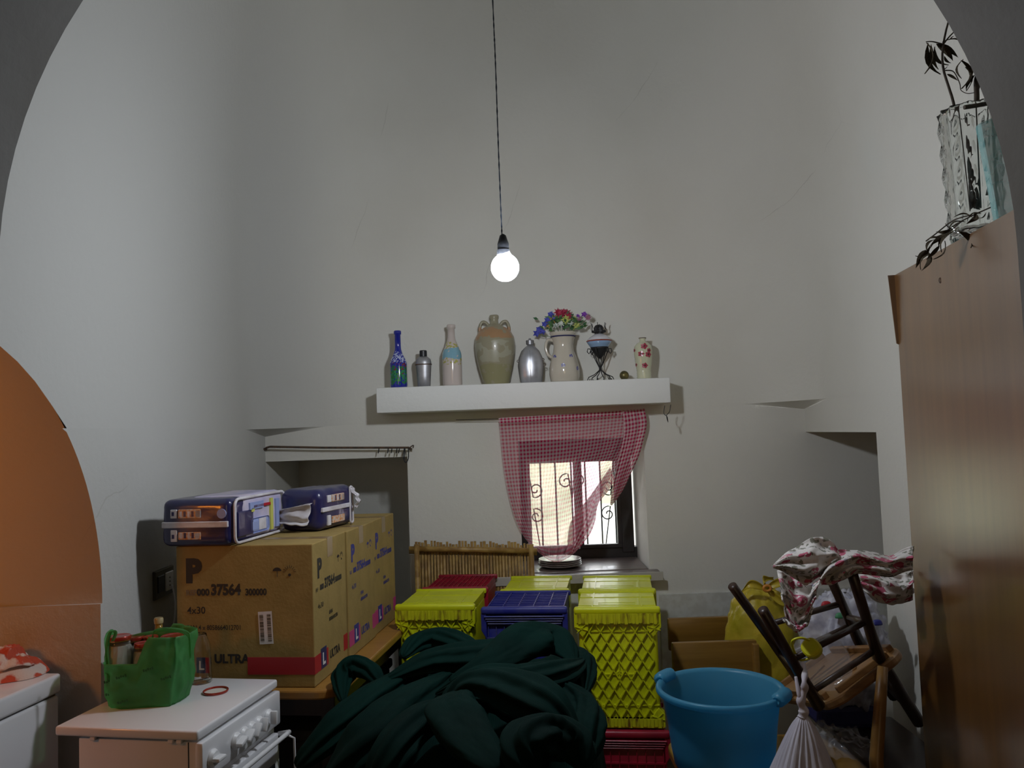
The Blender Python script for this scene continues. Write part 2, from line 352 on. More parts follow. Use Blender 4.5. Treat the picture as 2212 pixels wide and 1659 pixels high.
# ================================================================ HANGING BULB
BC = P(1091, 578, 2.29); bp = thing('pendant_lamp', 'bare lit globe bulb hanging on a thin twisted cord in the middle of the room', 'lamp', BC)
m = MB(); top = P(1062, -60, 2.29); pts = curve([top+Vector((0,0,.9)), top, P(1070,130,2.29), P(1077,330,2.29), P(1084,500,2.29), P(1085,506,2.29)], 60)
for ph in (0, PI):
    m.tube([p+Vector((.0012*math.cos(i*2.2+ph), .0012*math.sin(i*2.2+ph), 0)) for i, p in enumerate(pts)], .0013, 6)
m.build('cord', mat('cord_fabric', (.03, .045, .07), .7), bp, smooth=True)
m = MB(); h0 = P(1086, 506, 2.29)
m.lathe([(.004, 0), (.009, -.004), (.0125, -.016), (.0165, -.028), (.0165, -.044), (.0185, -.046), (.0185, -.060), (.016, -.062)], 24, h0)
m.build('lamp_holder', MBLACK, bp, smooth=2)
em, t, b = nt('lit_bulb'); b.inputs['Base Color'].default_value = (1, 1, 1, 1); b.inputs['Emission Color'].default_value = (.86, .92, 1, 1); b.inputs['Emission Strength'].default_value = BULB_POWER*5.2
m = MB(); R = .040; prof = [(.0001, -R)]+[(R*math.cos(a), R*math.sin(a)) for a in [(-80+k*10)*PI/180 for k in range(15)]]
m.lathe(prof, 32, BC, cap=(True, False)); m.build('bulb', em, bp, smooth=True)
MB().lathe([(R*math.cos(1.05), R*math.sin(1.05)), (.0165, .042), (.0145, .052)], 32, BC, cap=(False, True)).build('bulb_neck', MWPL, bp, smooth=True)
# ================================================================ PLASTER SHELF
A = P(812, 838, 3.70); B = P(1447, 815, 3.70); ZSH = (A.z+B.z)/2; ZSL = ZSH-.155
A2 = P(815, 890, 3.70); ZSL = (A2.z+P(1449, 873, 3.70).z)/2
m = MB().rbox(A.x, B.x, 3.70, YB+.005, ZSL, ZSH, .006, 2)
tag(m.build('wall_shelf', MSHELF, smooth=2), 'thick white plastered shelf on the back wall carrying bottles and jugs', 'shelf')
# things on the shelf --------------------------------------------------------
def onshelf(px0, px1, Y=3.785): 
    a = P(px0, 825, Y); b = P(px1, 825, Y); return (a.x+b.x)/2, (b.x-a.x)/2
def hpx(d, Y=3.785): return d/FPX*Y
def zmat(name, layers, rough=.15, coat=.5):     # bands of colour by height, each edge torn by noise
    m, t, b = nt(name); tc = N(t, 'ShaderNodeTexCoord'); sp = N(t, 'ShaderNodeSeparateXYZ'); t.links.new(tc.outputs['Object'], sp.inputs[0])
    c = col4(layers[0]); 
    for (z0, z1, colr, sc, dens) in layers[1:]:
        n = N(t, 'ShaderNodeTexNoise', i_Scale=sc, i_Detail=3.0); t.links.new(tc.outputs['Object'], n.inputs['Vector'])
        w = N(t, 'ShaderNodeMath', operation='MULTIPLY_ADD'); w.inputs[1].default_value = .05; t.links.new(n.outputs[0], w.inputs[0]); t.links.new(sp.outputs[2], w.inputs[2])
        a = N(t, 'ShaderNodeMath', operation='GREATER_THAN'); a.inputs[1].default_value = z0+.025; t.links.new(w.outputs[0], a.inputs[0])
        d = N(t, 'ShaderNodeMath', operation='LESS_THAN'); d.inputs[1].default_value = z1+.025; t.links.new(w.outputs[0], d.inputs[0])
        n2 = N(t, 'ShaderNodeTexNoise', i_Scale=sc*1.7, i_Detail=2.0); t.links.new(tc.outputs['Object'], n2.inputs['Vector'])
        g = N(t, 'ShaderNodeMath', operation='GREATER_THAN'); g.inputs[1].default_value = 1-dens; t.links.new(n2.outputs[0], g.inputs[0])
        e = N(t, 'ShaderNodeMath', operation='MULTIPLY'); t.links.new(a.outputs[0], e.inputs[0]); t.links.new(d.outputs[0], e.inputs[1])
        f = N(t, 'ShaderNodeMath', operation='MULTIPLY'); t.links.new(e.outputs[0], f.inputs[0]); t.links.new(g.outputs[0], f.inputs[1])
        c = mix(t, f.outputs[0], c, col4(colr))
    t.links.new(c, b.inputs['Base Color']); b.inputs['Roughness'].default_value = rough; b.inputs['Coat Weight'].default_value = coat; b.inputs['Coat Roughness'].default_value = .05
    return m
def prof_bottle(R, Hh, rn, sh0, sh1):
    return [(R*.86, 0), (R*.97, .004), (R, .012), (R, sh0*Hh)]+[(rn+(R-rn)*(.5+.5*math.cos(PI*(k/10)**.85)), (sh0+(sh1-sh0)*k/10)*Hh) for k in range(1, 11)]+[(rn*.97, Hh*.93), (rn*1.2, Hh*.935), (rn*1.22, Hh*.985), (rn*1.05, Hh)]
x, R = onshelf(843, 880); Hh = hpx(125)
t = thing('painted_bottle', 'cobalt blue bottle painted with white and red flowers at the left end of the shelf', 'bottle', (x, 3.785, ZSH))
MB().lathe([(r, z+ZSH) for r, z in prof_bottle(R, Hh, R*.36, .42, .72)], 36, (x, 3.785, 0)).build('glass_body', zmat('blue_bottle', [(.012, .02, .30), (.02, .10, (.01, .16, .05), 60, .55), (.06, .125, (.16, .01, .02), 45, .42), (.035, .08, (.02, .25, .08), 50, .48), (.118, .165, (.45, .5, .72), 70, .50)]), t, smooth=True)
x, R = onshelf(899, 933); Hh = hpx(80); MALU = mat('dull_aluminium', (.42, .42, .44), .42, (.30, .30, .32), 12, metal=.75)
t = thing('aluminium_canteen', 'small grey aluminium canteen with black screw cap between blue and cream bottles', 'canteen', (x, 3.785, ZSH))
MB().lathe([(R*.7, ZSH), (R*.82, ZSH+.004), (R*.9, ZSH+Hh*.3), (R, ZSH+Hh*.6), (R*1.0, ZSH+Hh*.68), (R*.9, ZSH+Hh*.76), (R*.6, ZSH+Hh*.82), (R*.42, ZSH+Hh*.84)], 32, (x, 3.785, 0), sy=.72).build('body', MALU, t, smooth=2)
MB().lathe([(R*1.05, ZSH+Hh*.60), (R*1.07, ZSH+Hh*.61), (R*1.05, ZSH+Hh*.63)], 32, (x, 3.785, 0), sy=.73).build('strap_band', MRUST, t)
MB().lathe([(R*.46, ZSH+Hh*.83), (R*.46, ZSH+Hh*.98), (R*.40, ZSH+Hh)], 20, (x, 3.785, 0), fn=lambda a, z: 1+.03*math.cos(a*20)).build('screw_cap', MBLACK, t)
x, R = onshelf(957, 999); Hh = hpx(134)
t = thing('painted_bottle', 'cream glazed bottle painted with pale blue flowers and yellow leaves', 'bottle', (x, 3.785, ZSH))
MB().lathe([(r, z+ZSH) for r, z in prof_bottle(R, Hh, R*.37, .50, .83)], 36, (x, 3.785, 0)).build('glass_body', zmat('cream_bottle', [(.58, .50, .46), (.10, .21, (.42, .40, .10), 50, .46), (.13, .175, (.22, .42, .52), 25, .62)], .12), t, smooth=True)
# two-handled stoneware jar
x, R = onshelf(1028, 1116, 3.80); Hh = hpx(152, 3.80)
t = thing('amphora_jar', 'large olive brown stoneware jar with two loop handles, below the bulb', 'jar', (x, 3.80, ZSH))
MST = zmat('stoneware', [(.30, .27, .18), (0, .09, (.27, .25, .13), 12, .6), (.215, .27, (.38, .22, .11), 14, .55), (.10, .20, (.36, .34, .25), 9, .5)], .32, .25)
pr = [(.60, 0), (.63, .01), (.70, .10), (.86, .28), (.97, .45), (1.0, .58), (.95, .68), (.80, .76), (.56, .815), (.32, .85), (.21, .88), (.195, .93), (.23, .95), (.235, .985), (.20, 1.0)]
MB().lathe([(r*R, ZSH+z*Hh) for r, z in pr], 40, (x, 3.80, 0), sy=.93, fn=lambda a, z: 1+.012*noise.noise(Vector((math.cos(a)*1.5, math.sin(a)*1.5, z*14)))).build('body', MST, t, smooth=True)
for sx in (-1, 1):
    pts = curve([(x+sx*R*.28, 3.80, ZSH+Hh*.845), (x+sx*R*.42, 3.80, ZSH+Hh*.895), (x+sx*R*.60, 3.80, ZSH+Hh*.90), (x+sx*R*.71, 3.80, ZSH+Hh*.83), (x+sx*R*.72, 3.80, ZSH+Hh*.73)], 16)
    MB().tube(pts, .0075, 8).build('handle', MST, t, smooth=True)
x, R = onshelf(1120, 1176); Hh = hpx(98); MAL2 = mat('bright_aluminium', (.55, .56, .60), .33, (.45, .45, .48), 18, metal=.8)
t = thing('aluminium_flask', 'silver aluminium field flask with centre seam, beside the stoneware jar', 'flask', (x, 3.785, ZSH))
MB().lathe([(r*R, ZSH+z*Hh) for r, z in [(.74, 0), (.80, .01), (.93, .18), (1, .38), (.93, .56), (.70, .72), (.42, .80), (.22, .84), (.20, .90)]], 40, (x, 3.785, 0), sy=.55).build('body', MAL2, t, smooth=True)
MB().lathe([(r*R, ZSH+z*Hh) for r, z in [(.30, .86), (.31, .95), (.27, .96), (.12, .965), (.08, 1.0)]], 16, (x, 3.785, 0)).build('cap', MALU, t, smooth=2)
MB().tube([(x-.003, 3.785-R*.55*f, ZSH+z*Hh) for f, z in ((.80, .02), (.95, .18), (1.02, .38), (.95, .56), (.72, .72))], .0013, 6).build('seam', MALU, t)
for sx, z in ((-1, .50), (1, .52), (1.12, .40)):
    MB().tube([(x+sx*R*.92+.008*math.cos(a), 3.785, ZSH+z*Hh+.006*math.sin(a)) for a in [k*PI/5 for k in range(10)]], .0018, 5, closed=True).build('strap_loop', MRUST, t)
# jug
x, R = onshelf(1187, 1253); Hh = hpx(108)
MJUG = mat('cream_glaze', (.56, .51, .42), .12, coat=.6)
t = thing('ceramic_jug', 'cream glazed jug with small blue flowers and one handle, holding artificial flowers', 'jug', (x, 3.785, ZSH))
pj = [(.84, 0), (.92, .02), (1.0, .16), (.98, .30), (.84, .48), (.68, .62), (.64, .74), (.72, .86), (.86, .97), (.88, 1.0), (.82, 1.0), (.60, .80)]
MB().lathe([(r*R, ZSH+z*Hh) for r, z in pj], 40, (x, 3.785, 0), cap=(True, False)).build('body', MJUG, t, smooth=True)
pts = curve([(x-R*.66, 3.785, ZSH+Hh*.84), (x-R*1.0, 3.785, ZSH+Hh*.86), (x-R*1.16, 3.785, ZSH+Hh*.72), (x-R*1.02, 3.785, ZSH+Hh*.56), (x-R*.72, 3.785, ZSH+Hh*.50)], 18)
MB().tube(pts, .0075, 8).build('handle', MJUG, t, smooth=True)
MB().lathe([(R*.80+.0005, ZSH+Hh*.90), (R*.835+.0008, ZSH+Hh*.925)], 40, (x, 3.785, 0), cap=(False, False)).build('rim_stripe', MNAVY, t)
MBF = mat('blue_flower_paint', (.06, .07, .35), .3); 
def rj(z):
    for (a, za), (b, zb) in zip(pj, pj[1:]):
        if za <= z <= zb: return a+(b-a)*(z-za)/(zb-za)
for (fx, fz) in ((-.62, .50), (.42, .50), (-.12, .32), (.82, .26), (.1, .74)):
    r = rj(fz)*R; ang = math.asin(max(-.95, min(.95, fx*R/r))); m = MB()
    if fz > .7: continue
    for k in range(5):
        a = k*2*PI/5; px_, pz_ = .0065*math.cos(a), .0065*math.sin(a); aa = ang+px_/r
        c = Vector((x+(r+.001)*math.sin(aa), 3.785-(r+.001)*math.cos(aa), ZSH+fz*Hh+pz_)); tx = Vector((math.cos(aa), math.sin(aa), 0))
        m.add([c+tx*.004*math.cos(q)+Vector((0,0,.004*math.sin(q))) for q in [j*PI/3 for j in range(6)]], [(0,1,2,3,4,5)])
    m.build('painted_flower', MBF, t)
# artificial flowers
fl = thing('flower_bouquet', 'bunch of small blue, red, yellow and white artificial flowers in the cream jug', 'flowers', (x, 3.785, ZSH+Hh*.9))
FC = {'blue': (.07, .08, .42), 'red': (.36, .02, .06), 'orange': (.75, .42, .12), 'white': (.62, .66, .60), 'yellow': (.50, .55, .14), 'purple': (.20, .04, .38), 'mauve': (.34, .14, .22)}
FM = {k: mat(k+'_petal', v, .6) for k, v in FC.items()}; MGR = mat('artificial_leaf', (.035, .12, .05), .6, (.10, .20, .06), 30)
def blossom(c, r, n, m, name='flower'):
    mb = MB(); d0 = Vector((random.uniform(-.5, .5), -1, random.uniform(-.2, .7))).normalized(); q = d0.to_track_quat('Z', 'Y')
    for layer in range(2):
        for k in range(n):
            a = 2*PI*k/n+layer*.5; w = r*(.55 if n < 7 else .32); L = r*(1-.3*layer)
            pts = [(0, 0, 0), (L*.5, -w*.5, r*.25), (L, 0, r*(.1+.4*layer)), (L*.5, w*.5, r*.25)]
            mb.add([c+q @ (Matrix.Rotation(a, 3, 'Z') @ Vector(p)) for p in pts], [(0, 1, 2, 3)])
    return mb.build(name, m, fl)
spots = [(1190,680,'blue',6),(1182,692,'blue',5.5),(1176,700,'blue',5),(1166,712,'blue',6.5),(1158,720,'blue',6),(1172,718,'blue',5.5),(1197,690,'blue',5),(1205,676,'red',8),(1214,680,'red',7),(1225,678,'red',8),(1218,674,'red',6),(1229,683,'red',6),(1195,693,'orange',6.5),(1184,701,'orange',6),(1208,690,'white',6.5),(1200,704,'white',6),(1190,709,'white',6),(1212,700,'white',6),(1222,690,'yellow',8),(1219,697,'yellow',5),(1240,690,'yellow',6),(1246,704,'yellow',6.5),(1238,708,'yellow',5),(1221,703,'purple',6),(1248,683,'purple',4),(1262,680,'purple',5.5),(1270,686,'mauve',5.5),(1252,690,'mauve',4),(1232,698,'white',5)]
for (px, py, k, r) in spots:
    blossom(P(px, py, 3.785+random.uniform(-.03, .03)), r*.0033, 5 if k in ('blue', 'purple', 'orange') else 8, FM[k])
for k in range(80):
    px = random.gauss(1215, 22); py = random.uniform(684, 712); c = P(px, py, 3.785+random.uniform(-.03, .03)); d = Vector((random.uniform(-1, 1)+(px-1212)/40, random.uniform(-1, .3), random.uniform(-.2, 1))).normalized()*.030; w = d.cross(Vector((0, 1, .2))).normalized()*.007
    MB().add([c, c+d*.5+w, c+d, c+d*.5-w], [(0, 1, 2, 3)]).build('leaf', MGR, fl)
for (px, py) in ((1262, 683), (1270, 688), (1158, 722), (1190, 684), (1205, 680), (1225, 680), (1248, 686), (1180, 700)):
    MB().tube([Vector((x, 3.785, ZSH+Hh*.75)), (Vector((x, 3.785, ZSH+Hh*1.0))+P(px, py+14, 3.785))/2, P(px, py, 3.785)], .0012, 5).build('stem', MGR, fl)
# oil lamp on an iron stand
x, R = onshelf(1268, 1328); zt = ZSH
t = thing('oil_lamp', 'oil lamp with white and blue bowl on a curled black iron stand', 'oil lamp', (x, 3.785, ZSH)); X = (x, 3.785, 0)
MB().lathe([(R*.40, zt+.145), (R*.62, zt+.155), (R*.80, zt+.172), (R*.92, zt+.184)], 32, X).build('lower_bowl', mat('blue_porcelain', (.25, .38, .58), .15, coat=.5), t, smooth=True)
MB().lathe([(R*.92, zt+.184), (R*.95, zt+.187), (R*.90, zt+.190)], 32, X, cap=(False, False)).build('bowl_stripe', mat('brown_red_line', (.30, .05, .03), .3), t)
MB().lathe([(R*.90, zt+.190), (R*.72, zt+.204), (R*.42, zt+.216), (R*.35, zt+.220)], 32, X).build('upper_bowl', mat('white_porcelain', (.62, .62, .66), .15, coat=.5), t, smooth=True)
m = MB(); m.lathe([(R*.30, zt+.216), (R*.30, zt+.226), (R*.50, zt+.228), (R*.50, zt+.236), (R*.34, zt+.238), (R*.34, zt+.250), (R*.22, zt+.262), (R*.10, zt+.264)], 20, X, fn=lambda a, z: 1+.05*math.cos(a*10)).build('burner', MIRON, t)
for k in range(6):
    a = k*PI/3+.3; c, s_ = math.cos(a), math.sin(a)
    MB().tube([(x+R*.45*c, 3.785+R*.45*s_, zt+.235), (x+R*.60*c, 3.785+R*.60*s_, zt+.240), (x+R*.52*c, 3.785+R*.52*s_, zt+.255), (x+R*.58*c, 3.785+R*.58*s_, zt+.272)], .0016, 5).build('chimney_prong', MIRON, t)
MB().lathe([(R*.10, zt+.105), (R*.30, zt+.12), (R*.62, zt+.150), (R*.66, zt+.158)], 24, X).build('cup', MIRON, t, smooth=True)
for k in range(6):
    a = k*PI/3+.15; c, s_ = math.cos(a), math.sin(a)
    pr = [(.66, .150), (.86, .152), (.92, .138), (.80, .128), (.70, .136), (.66, .148), (.35, .10), (.07, .062), (.08, .050), (.45, .030), (.88, .018), (1.0, .002), (.86, .001), (.78, .010)]
    pts = [Vector((x+R*r*c, 3.785+R*r*s_, zt+z)) for r, z in pr]
    MB().tube(pts, .0022, 6).build('iron_leg', MIRON, t, smooth=True)
cc = P(1348, 802, 3.785); MB_ = MB().lathe([(.022*math.cos(a), .022*math.sin(a)) for a in [(-80+k*16)*PI/180 for k in range(11)]], 24, (cc.x, 3.785, ZSH+.0215), sy=.98)
tag(MB_.build('brass_ball', mat('tarnished_brass', (.20, .16, .05), .35, (.10, .09, .04), 30, metal=.5), smooth=True), 'small round tarnished brass ball on the shelf beside the oil lamp', 'ball')
x, R = onshelf(1372, 1412); Hh = hpx(90)
MVA = mat('pale_green_glaze', (.60, .60, .42), .12, coat=.6); t = thing('rose_vase', 'small pale yellow vase painted with red roses, last on the right of the shelf', 'vase', (x, 3.785, ZSH))
pv = [(.76, 0), (.80, .01), (.74, .03), (.80, .05), (.74, .08), (.80, .105), (.74, .13), (.80, .155), (.75, .18), (.78, .22), (.88, .38), (.98, .58), (1.0, .70), (.92, .80), (.62, .875), (.34, .90), (.31, .95), (.40, .99), (.38, 1.0)]
MB().lathe([(r*R, ZSH+z*Hh) for r, z in pv], 36, (x, 3.785, 0)).build('body', MVA, t, smooth=True)
MB().lathe([(.385*R+.0008, ZSH+Hh*.985), (.385*R+.001, ZSH+Hh*1.004)], 24, (x, 3.785, 0), cap=(False, True)).build('rim', MRUST, t)
MRO = mat('rose_paint', (.38, .05, .08), .25); 
for (fx, fz, s) in ((-.02, .78, .34), (-.38, .60, .32), (.42, .58, .34), (.5, .68, .24), (-.02, .32, .30), (-.98, .7, .2), (-.96, .35, .2)):
    r = .96*R if fz > .4 else .84*R; ang = math.asin(max(-.97, min(.97, fx))); c = Vector((x+(r+.0022)*math.sin(ang), 3.785-(r+.0022)*math.cos(ang), ZSH+fz*Hh)); tx = Vector((math.cos(ang), math.sin(ang), 0))
    m = MB(); 
    ring = []
    for q in range(14):
        rr = s*R*(1+.22*math.cos(q*PI/7*5)); dx = rr*math.cos(q*PI/7); an = ang+dx/r; ring.append(Vector((x+(r+.0022)*math.sin(an), 3.785-(r+.0022)*math.cos(an), c.z+rr*.9*math.sin(q*PI/7))))
    m.add([c]+ring, [(0, 1+q, 1+(q+1) % 14) for q in range(14)]); m.build('painted_rose', MRO, t)
    MB().tube([c+tx*.35*s*R*math.cos(q)*(1-q/14)+Vector((0, -.0008, .35*s*R*math.sin(q)*(1-q/14))) for q in range(12)], .0008, 4).build('rose_outline', MINK, t)
# ================================================================ CURTAIN
def gingham(name, nx, ny, alpha, red=(.50, .012, .085), pale=(.74, .62, .64)):
    m, t, b = nt(name); uv = N(t, 'ShaderNodeUVMap'); sp = N(t, 'ShaderNodeSeparateXYZ'); t.links.new(uv.outputs[0], sp.inputs[0]); st = []
    for k, n_ in ((0, nx), (1, ny)):
        a = N(t, 'ShaderNodeMath', operation='MULTIPLY'); a.inputs[1].default_value = n_; t.links.new(sp.outputs[k], a.inputs[0])
        f = N(t, 'ShaderNodeMath', operation='FRACT'); t.links.new(a.outputs[0], f.inputs[0])
        g = N(t, 'ShaderNodeMath', operation='GREATER_THAN'); g.inputs[1].default_value = .5; t.links.new(f.outputs[0], g.inputs[0]); st.append(g.outputs[0])
    s = N(t, 'ShaderNodeMath', operation='ADD'); t.links.new(st[0], s.inputs[0]); t.links.new(st[1], s.inputs[1])
    h = N(t, 'ShaderNodeMath', operation='MULTIPLY'); h.inputs[1].default_value = .5; t.links.new(s.outputs[0], h.inputs[0])
    c = mix(t, h.outputs[0], col4(pale), col4(red)); t.links.new(c, b.inputs['Base Color']); b.inputs['Roughness'].default_value = .9; b.inputs['Specular IOR Level'].default_value = .1
    tr = N(t, 'ShaderNodeBsdfTranslucent'); t.links.new(c, tr.inputs[0]); tp = N(t, 'ShaderNodeBsdfTransparent'); tp.inputs[0].default_value = (1, .90, .93, 1)
    m1 = N(t, 'ShaderNodeMixShader'); m1.inputs[0].default_value = .30; t.links.new(b.outputs[0], m1.inputs[1]); t.links.new(tr.outputs[0], m1.inputs[2])
    m2 = N(t, 'ShaderNodeMixShader'); t.links.new(m1.outputs[0], m2.inputs[1]); t.links.new(tp.outputs[0], m2.inputs[2])
    al = N(t, 'ShaderNodeMath', operation='MULTIPLY_ADD'); al.inputs[1].default_value = -alpha*.30; al.inputs[2].default_value = alpha*1.05; t.links.new(h.outputs[0], al.inputs[0]); t.links.new(al.outputs[0], m2.inputs[0])
    t.links.new(m2.outputs[0], t.nodes['Material Output'].inputs[0]); return m
G1 = gingham('gingham', 39, 38, .52); G2 = gingham('gingham_ruffle', 7, 26, .12); G3 = gingham('gingham_fold', 7, 20, .20)
cur = thing('gingham_curtain', 'red and white gingham curtain hanging over the window, gathered at the bottom', 'curtain', (P(1230, 890, 3.84).x, 3.84, ZSL))
Lc = [(1077,903),(1080,940),(1084,985),(1090,1030),(1099,1075),(1112,1120),(1132,1160),(1158,1188)]
Rc = [(1380,884),(1376,915),(1368,950),(1350,985),(1322,1025),(1297,1075),(1278,1130),(1240,1196)]
YT, YBo = 3.845, 3.90
def sheet(L, Rr, ya, yb, folds, amp, ph=0, sag=0):
    def f(u, v):
        l = interp(L, v); r = interp(Rr, v); px = l[0]+(r[0]-l[0])*u; py = l[1]+(r[1]-l[1])*u+sag*math.sin(PI*u)*v
        y = ya+(yb-ya)*v - amp*(.25+v)*(math.sin(folds*u*2*PI+ph+2*v)+.5*math.sin(folds*2.3*u*2*PI+ph*2))*(.35+.65*v)
        return P(px, py, y)
    return f
MB().grid(sheet(Lc, Rc, YT, 3.885, 6, .011, .4, 22), 120, 80, True).build('curtain_panel', G1, cur, smooth=True)
Lr = [(1345,888),(1348,925),(1344,960),(1334,1000),(1325,1040),(1320,1070),(1318,1090)]
Rr = [(1392,882),(1397,915),(1390,950),(1380,985),(1362,1025),(1345,1060),(1322,1092)]
MB().grid(sheet(Lr, Rr, YT-.012, 3.86, 2.5, .018, .2), 40, 80, True).build('ruffle', G2, cur, smooth=True)
Lf = [(1318,1010),(1300,1035),(1272,1075),(1248,1105),(1232,1130),(1226,1165),(1228,1194)]
Rf = [(1330,1035),(1314,1060),(1292,1090),(1286,1125),(1274,1155),(1256,1178),(1240,1196)]
MB().grid(sheet(Lf, Rf, 3.87, 3.90, 1.4, .010, 1.1), 30, 50, True).build('gathered_fold', G3, cur, smooth=True)
fs_ = sheet(Lc, Rc, YT, 3.885, 6, .011, .4, 22)
MB().grid(lambda u, v: Vector(fs_(u, v*.055))+Vector((0, -.003, 0)), 120, 6, True).build('top_hem', gingham('gingham_hem', 39, 2, .04), cur, smooth=True)
MB().tube([P(985, 907, 3.85), P(1077, 905, 3.85), P(1230, 896, 3.845), P(1392, 884, 3.85)], .0014, 6).build('curtain_wire', MIRON, cur)
# plates under the curtain on the sill
pc = HP(1203, 1205, WZ0); pc = Vector((pc.x, 4.02, WZ0)); MPL = mat('stoneware_plate', (.20, .165, .15), .3, coat=.2)
names = ['top cream plate of the small stack on the window sill', 'second plate from the top of the stack on the sill', 'third plate from the top of the stack on the sill', 'bottom plate of the stack on the window sill']
for k in range(4):
    z = WZ0+.001+.0085*k; r = .108-.001*k
    o = MB().lathe([(r*.55, z), (r*.62, z+.002), (r*.95, z+.012), (r, z+.016), (r*.98, z+.018), (r*.62, z+.007), (r*.3, z+.006)], 40, (pc.x, pc.y, 0)).build('plate', MPL, smooth=True)
    tag(o, names[3-k], 'plate', 'plates stacked on the window sill')
# hooks below the shelf
for k, (a, b_, c_) in enumerate((((1436,876), (1434,893), (1441,900)), ((1449,874), (1446,890), (1440,897)))):
    pts = [P(*a, 3.71), P(*b_, 3.71), P(*c_, 3.705), P(c_[0]+2, c_[1]+12, 3.71)]
    o = MB().tube(curve(pts, 12), .0016, 6).build('wire_hook', MIRON); tag(o, ('left' if k == 0 else 'right')+' one of two thin wire hooks under the right end of the shelf', 'hook', 'wire hooks under the shelf')
# ================================================================ ROD OVER THE ALCOVE
t = thing('curtain_rod', 'thin dark iron curtain rod across the top of the alcove', 'rod', P(730, 968, 3.87))
MB().tube([P(571, 973, 3.89), P(576, 967, 3.86), P(583, 965, 3.85), P(700, 967, 3.85), P(830, 967, 3.85), P(884, 967, 3.85)], .0052, 8).build('rod', MRUST, t, smooth=True)
for px in (571, 886):
    p = P(px, 970, 3.87); MB().tube([p, (p.x, YB+.01, p.z)], .006, 8).build('bracket', MRUST, t)
MB().tube(curve([P(884, 968, 3.85), P(889, 964, 3.85), P(893, 962, 3.85), P(892, 968, 3.85)], 10), .003, 6).build('end_hook', MRUST, t)
RL = ['first thin black ring from the left on the alcove rod, apart from the rest', 'second black ring from the left on the alcove rod', 'third black ring from the left on the alcove rod', 'fourth black ring from the left on the alcove rod', 'fifth black ring from the left on the alcove rod', 'longest black ring, nearest the right end of the alcove rod']
for k, px in enumerate((818, 838, 846, 857, 862, 874)):
    c = P(px, 969, 3.85); L = .028 if k < 5 else .06
    m = MB().tube([c+Vector((.003*math.sin(a), 0, 0))+Vector((0, -.008*math.cos(a), -L/2+.006+L/2*math.sin(a))) for a in [q*2*PI/12 for q in range(12)]], .0016, 5, closed=True)
    tag(m.build('curtain_ring', MIRON), RL[k], 'ring', 'rings on the alcove rod')
m = MB().tube(curve([P(874, 967, 3.84), P(871, 985, 3.84), P(876, 999, 3.84), P(882, 990, 3.84), P(882, 968, 3.84)], 20), .0026, 6)
tag(m.build('wire_loop', MIRON, smooth=True), 'long drooping wire loop hanging at the right end of the alcove rod', 'wire')
# socket on the left wall behind the boxes
def WL(px, py):
    d = ray(px, py); return Vector((0, 0, EYE))+d*(XL/d.x)
a, b_ = WL(329, 1236), WL(362, 1283); a2 = WL(346, 1245); t = thing('wall_socket', 'dark framed wall socket low on the left wall behind the boxes', 'socket', (XL, a2.y, a2.z))
y0, y1 = a.y, b_.y+.03; z0, z1 = b_.z, a.z
MB().rbox(XL-.002, XL+.010, y0, y1, z0, z1, .003, 2).build('face_plate', mat('dark_bronze', (.07, .06, .035), .4), t)
MB().rbox(XL+.008, XL+.013, y0+.015, y0+(y1-y0)*.45, z0+.02, z1-.018, .002, 1).build('switch', MBLACK, t)
MB().rbox(XL+.008, XL+.014, y0+(y1-y0)*.52, y1-.012, z0+.016, z1-.016, .002, 1).build('outlet', MWPL, t)
for k in range(3): MB().lathe([(.003, 0), (.003, .004)], 10, (XL+.013, y0+(y1-y0)*.7, z0+.03+.013*k)).build('pin_hole', MBLACK, t)
m = MB().tube(curve([(XL+.016, y1-.03, z0+.03), (XL+.03, y1-.04, z0-.05), (XL+.02, y1-.06, z0-.2), (XL+.02, y1-.07, z0-.5)], 16), .003, 6)
tag(m.build('power_cable', MWPL, smooth=True), 'thin white cable running down the left wall from the socket', 'cable')
# ================================================================ TABLE WITH CARTONS
def yawed(o, x, y): return Matrix.Translation(Vector((x, y, 0))) @ RZ(AX)
BXR = P(681, 1485, 2.5); TZ = BXR.z-.001; BW, BD, BH = .444, .302, .43
MT = Matrix.Translation((BXR.x, BXR.y, 0)) @ RZ(AX)      # local frame: x to the right, y into the room, origin at the near right carton corner
t = thing('wooden_table', 'orange wood table with rounded corners under the brown cartons', 'table', (BXR.x-.2, BXR.y+.5, 0))
def rounded(x0, x1, y0, y1, r, n=8):
    out = []
    for cx, cy, a0 in ((x1-r, y0+r, -90), (x1-r, y1-r, 0), (x0+r, y1-r, 90), (x0+r, y0+r, 180)):
        out += [(cx+r*math.cos(math.radians(a0+90*k/n)), cy+r*math.sin(math.radians(a0+90*k/n))) for k in range(n+1)]
    return out
def slab(m, ring, z0, z1, Mx=None):
    n = len(ring); vs = [Vector((x, y, z0)) for x, y in ring]+[Vector((x, y, z1)) for x, y in ring]
    if Mx is not None: vs = [Mx @ v for v in vs]
    return m.add(vs, [tuple(range(n))[::-1], tuple(range(n, 2*n))]+[(i, (i+1) % n, n+(i+1) % n, n+i) for i in range(n)])
slab(MB(), rounded(-.47, .078, -.03, 1.05, .07), TZ-.028, TZ, MT).build('table_top', MTABLE, t, bevel=.006)
for (x, y) in ((-.40, .05), (.02, .07), (-.40, .95), (.02, .95)):
    MB().box(x-.022, x+.022, y-.022, y+.022, 0, TZ-.028, MT).build('leg', MDARKW, t, bevel=.003)
m = MB()
for b4 in ((-.40, .02, .05, .07), (-.40, .02, .94, .96), (-.41, -.39, .05, .95), (.01, .03, .07, .95)): m.box(*b4, TZ-.10, TZ-.028, MT)
m.build('apron', MDARKW, t)
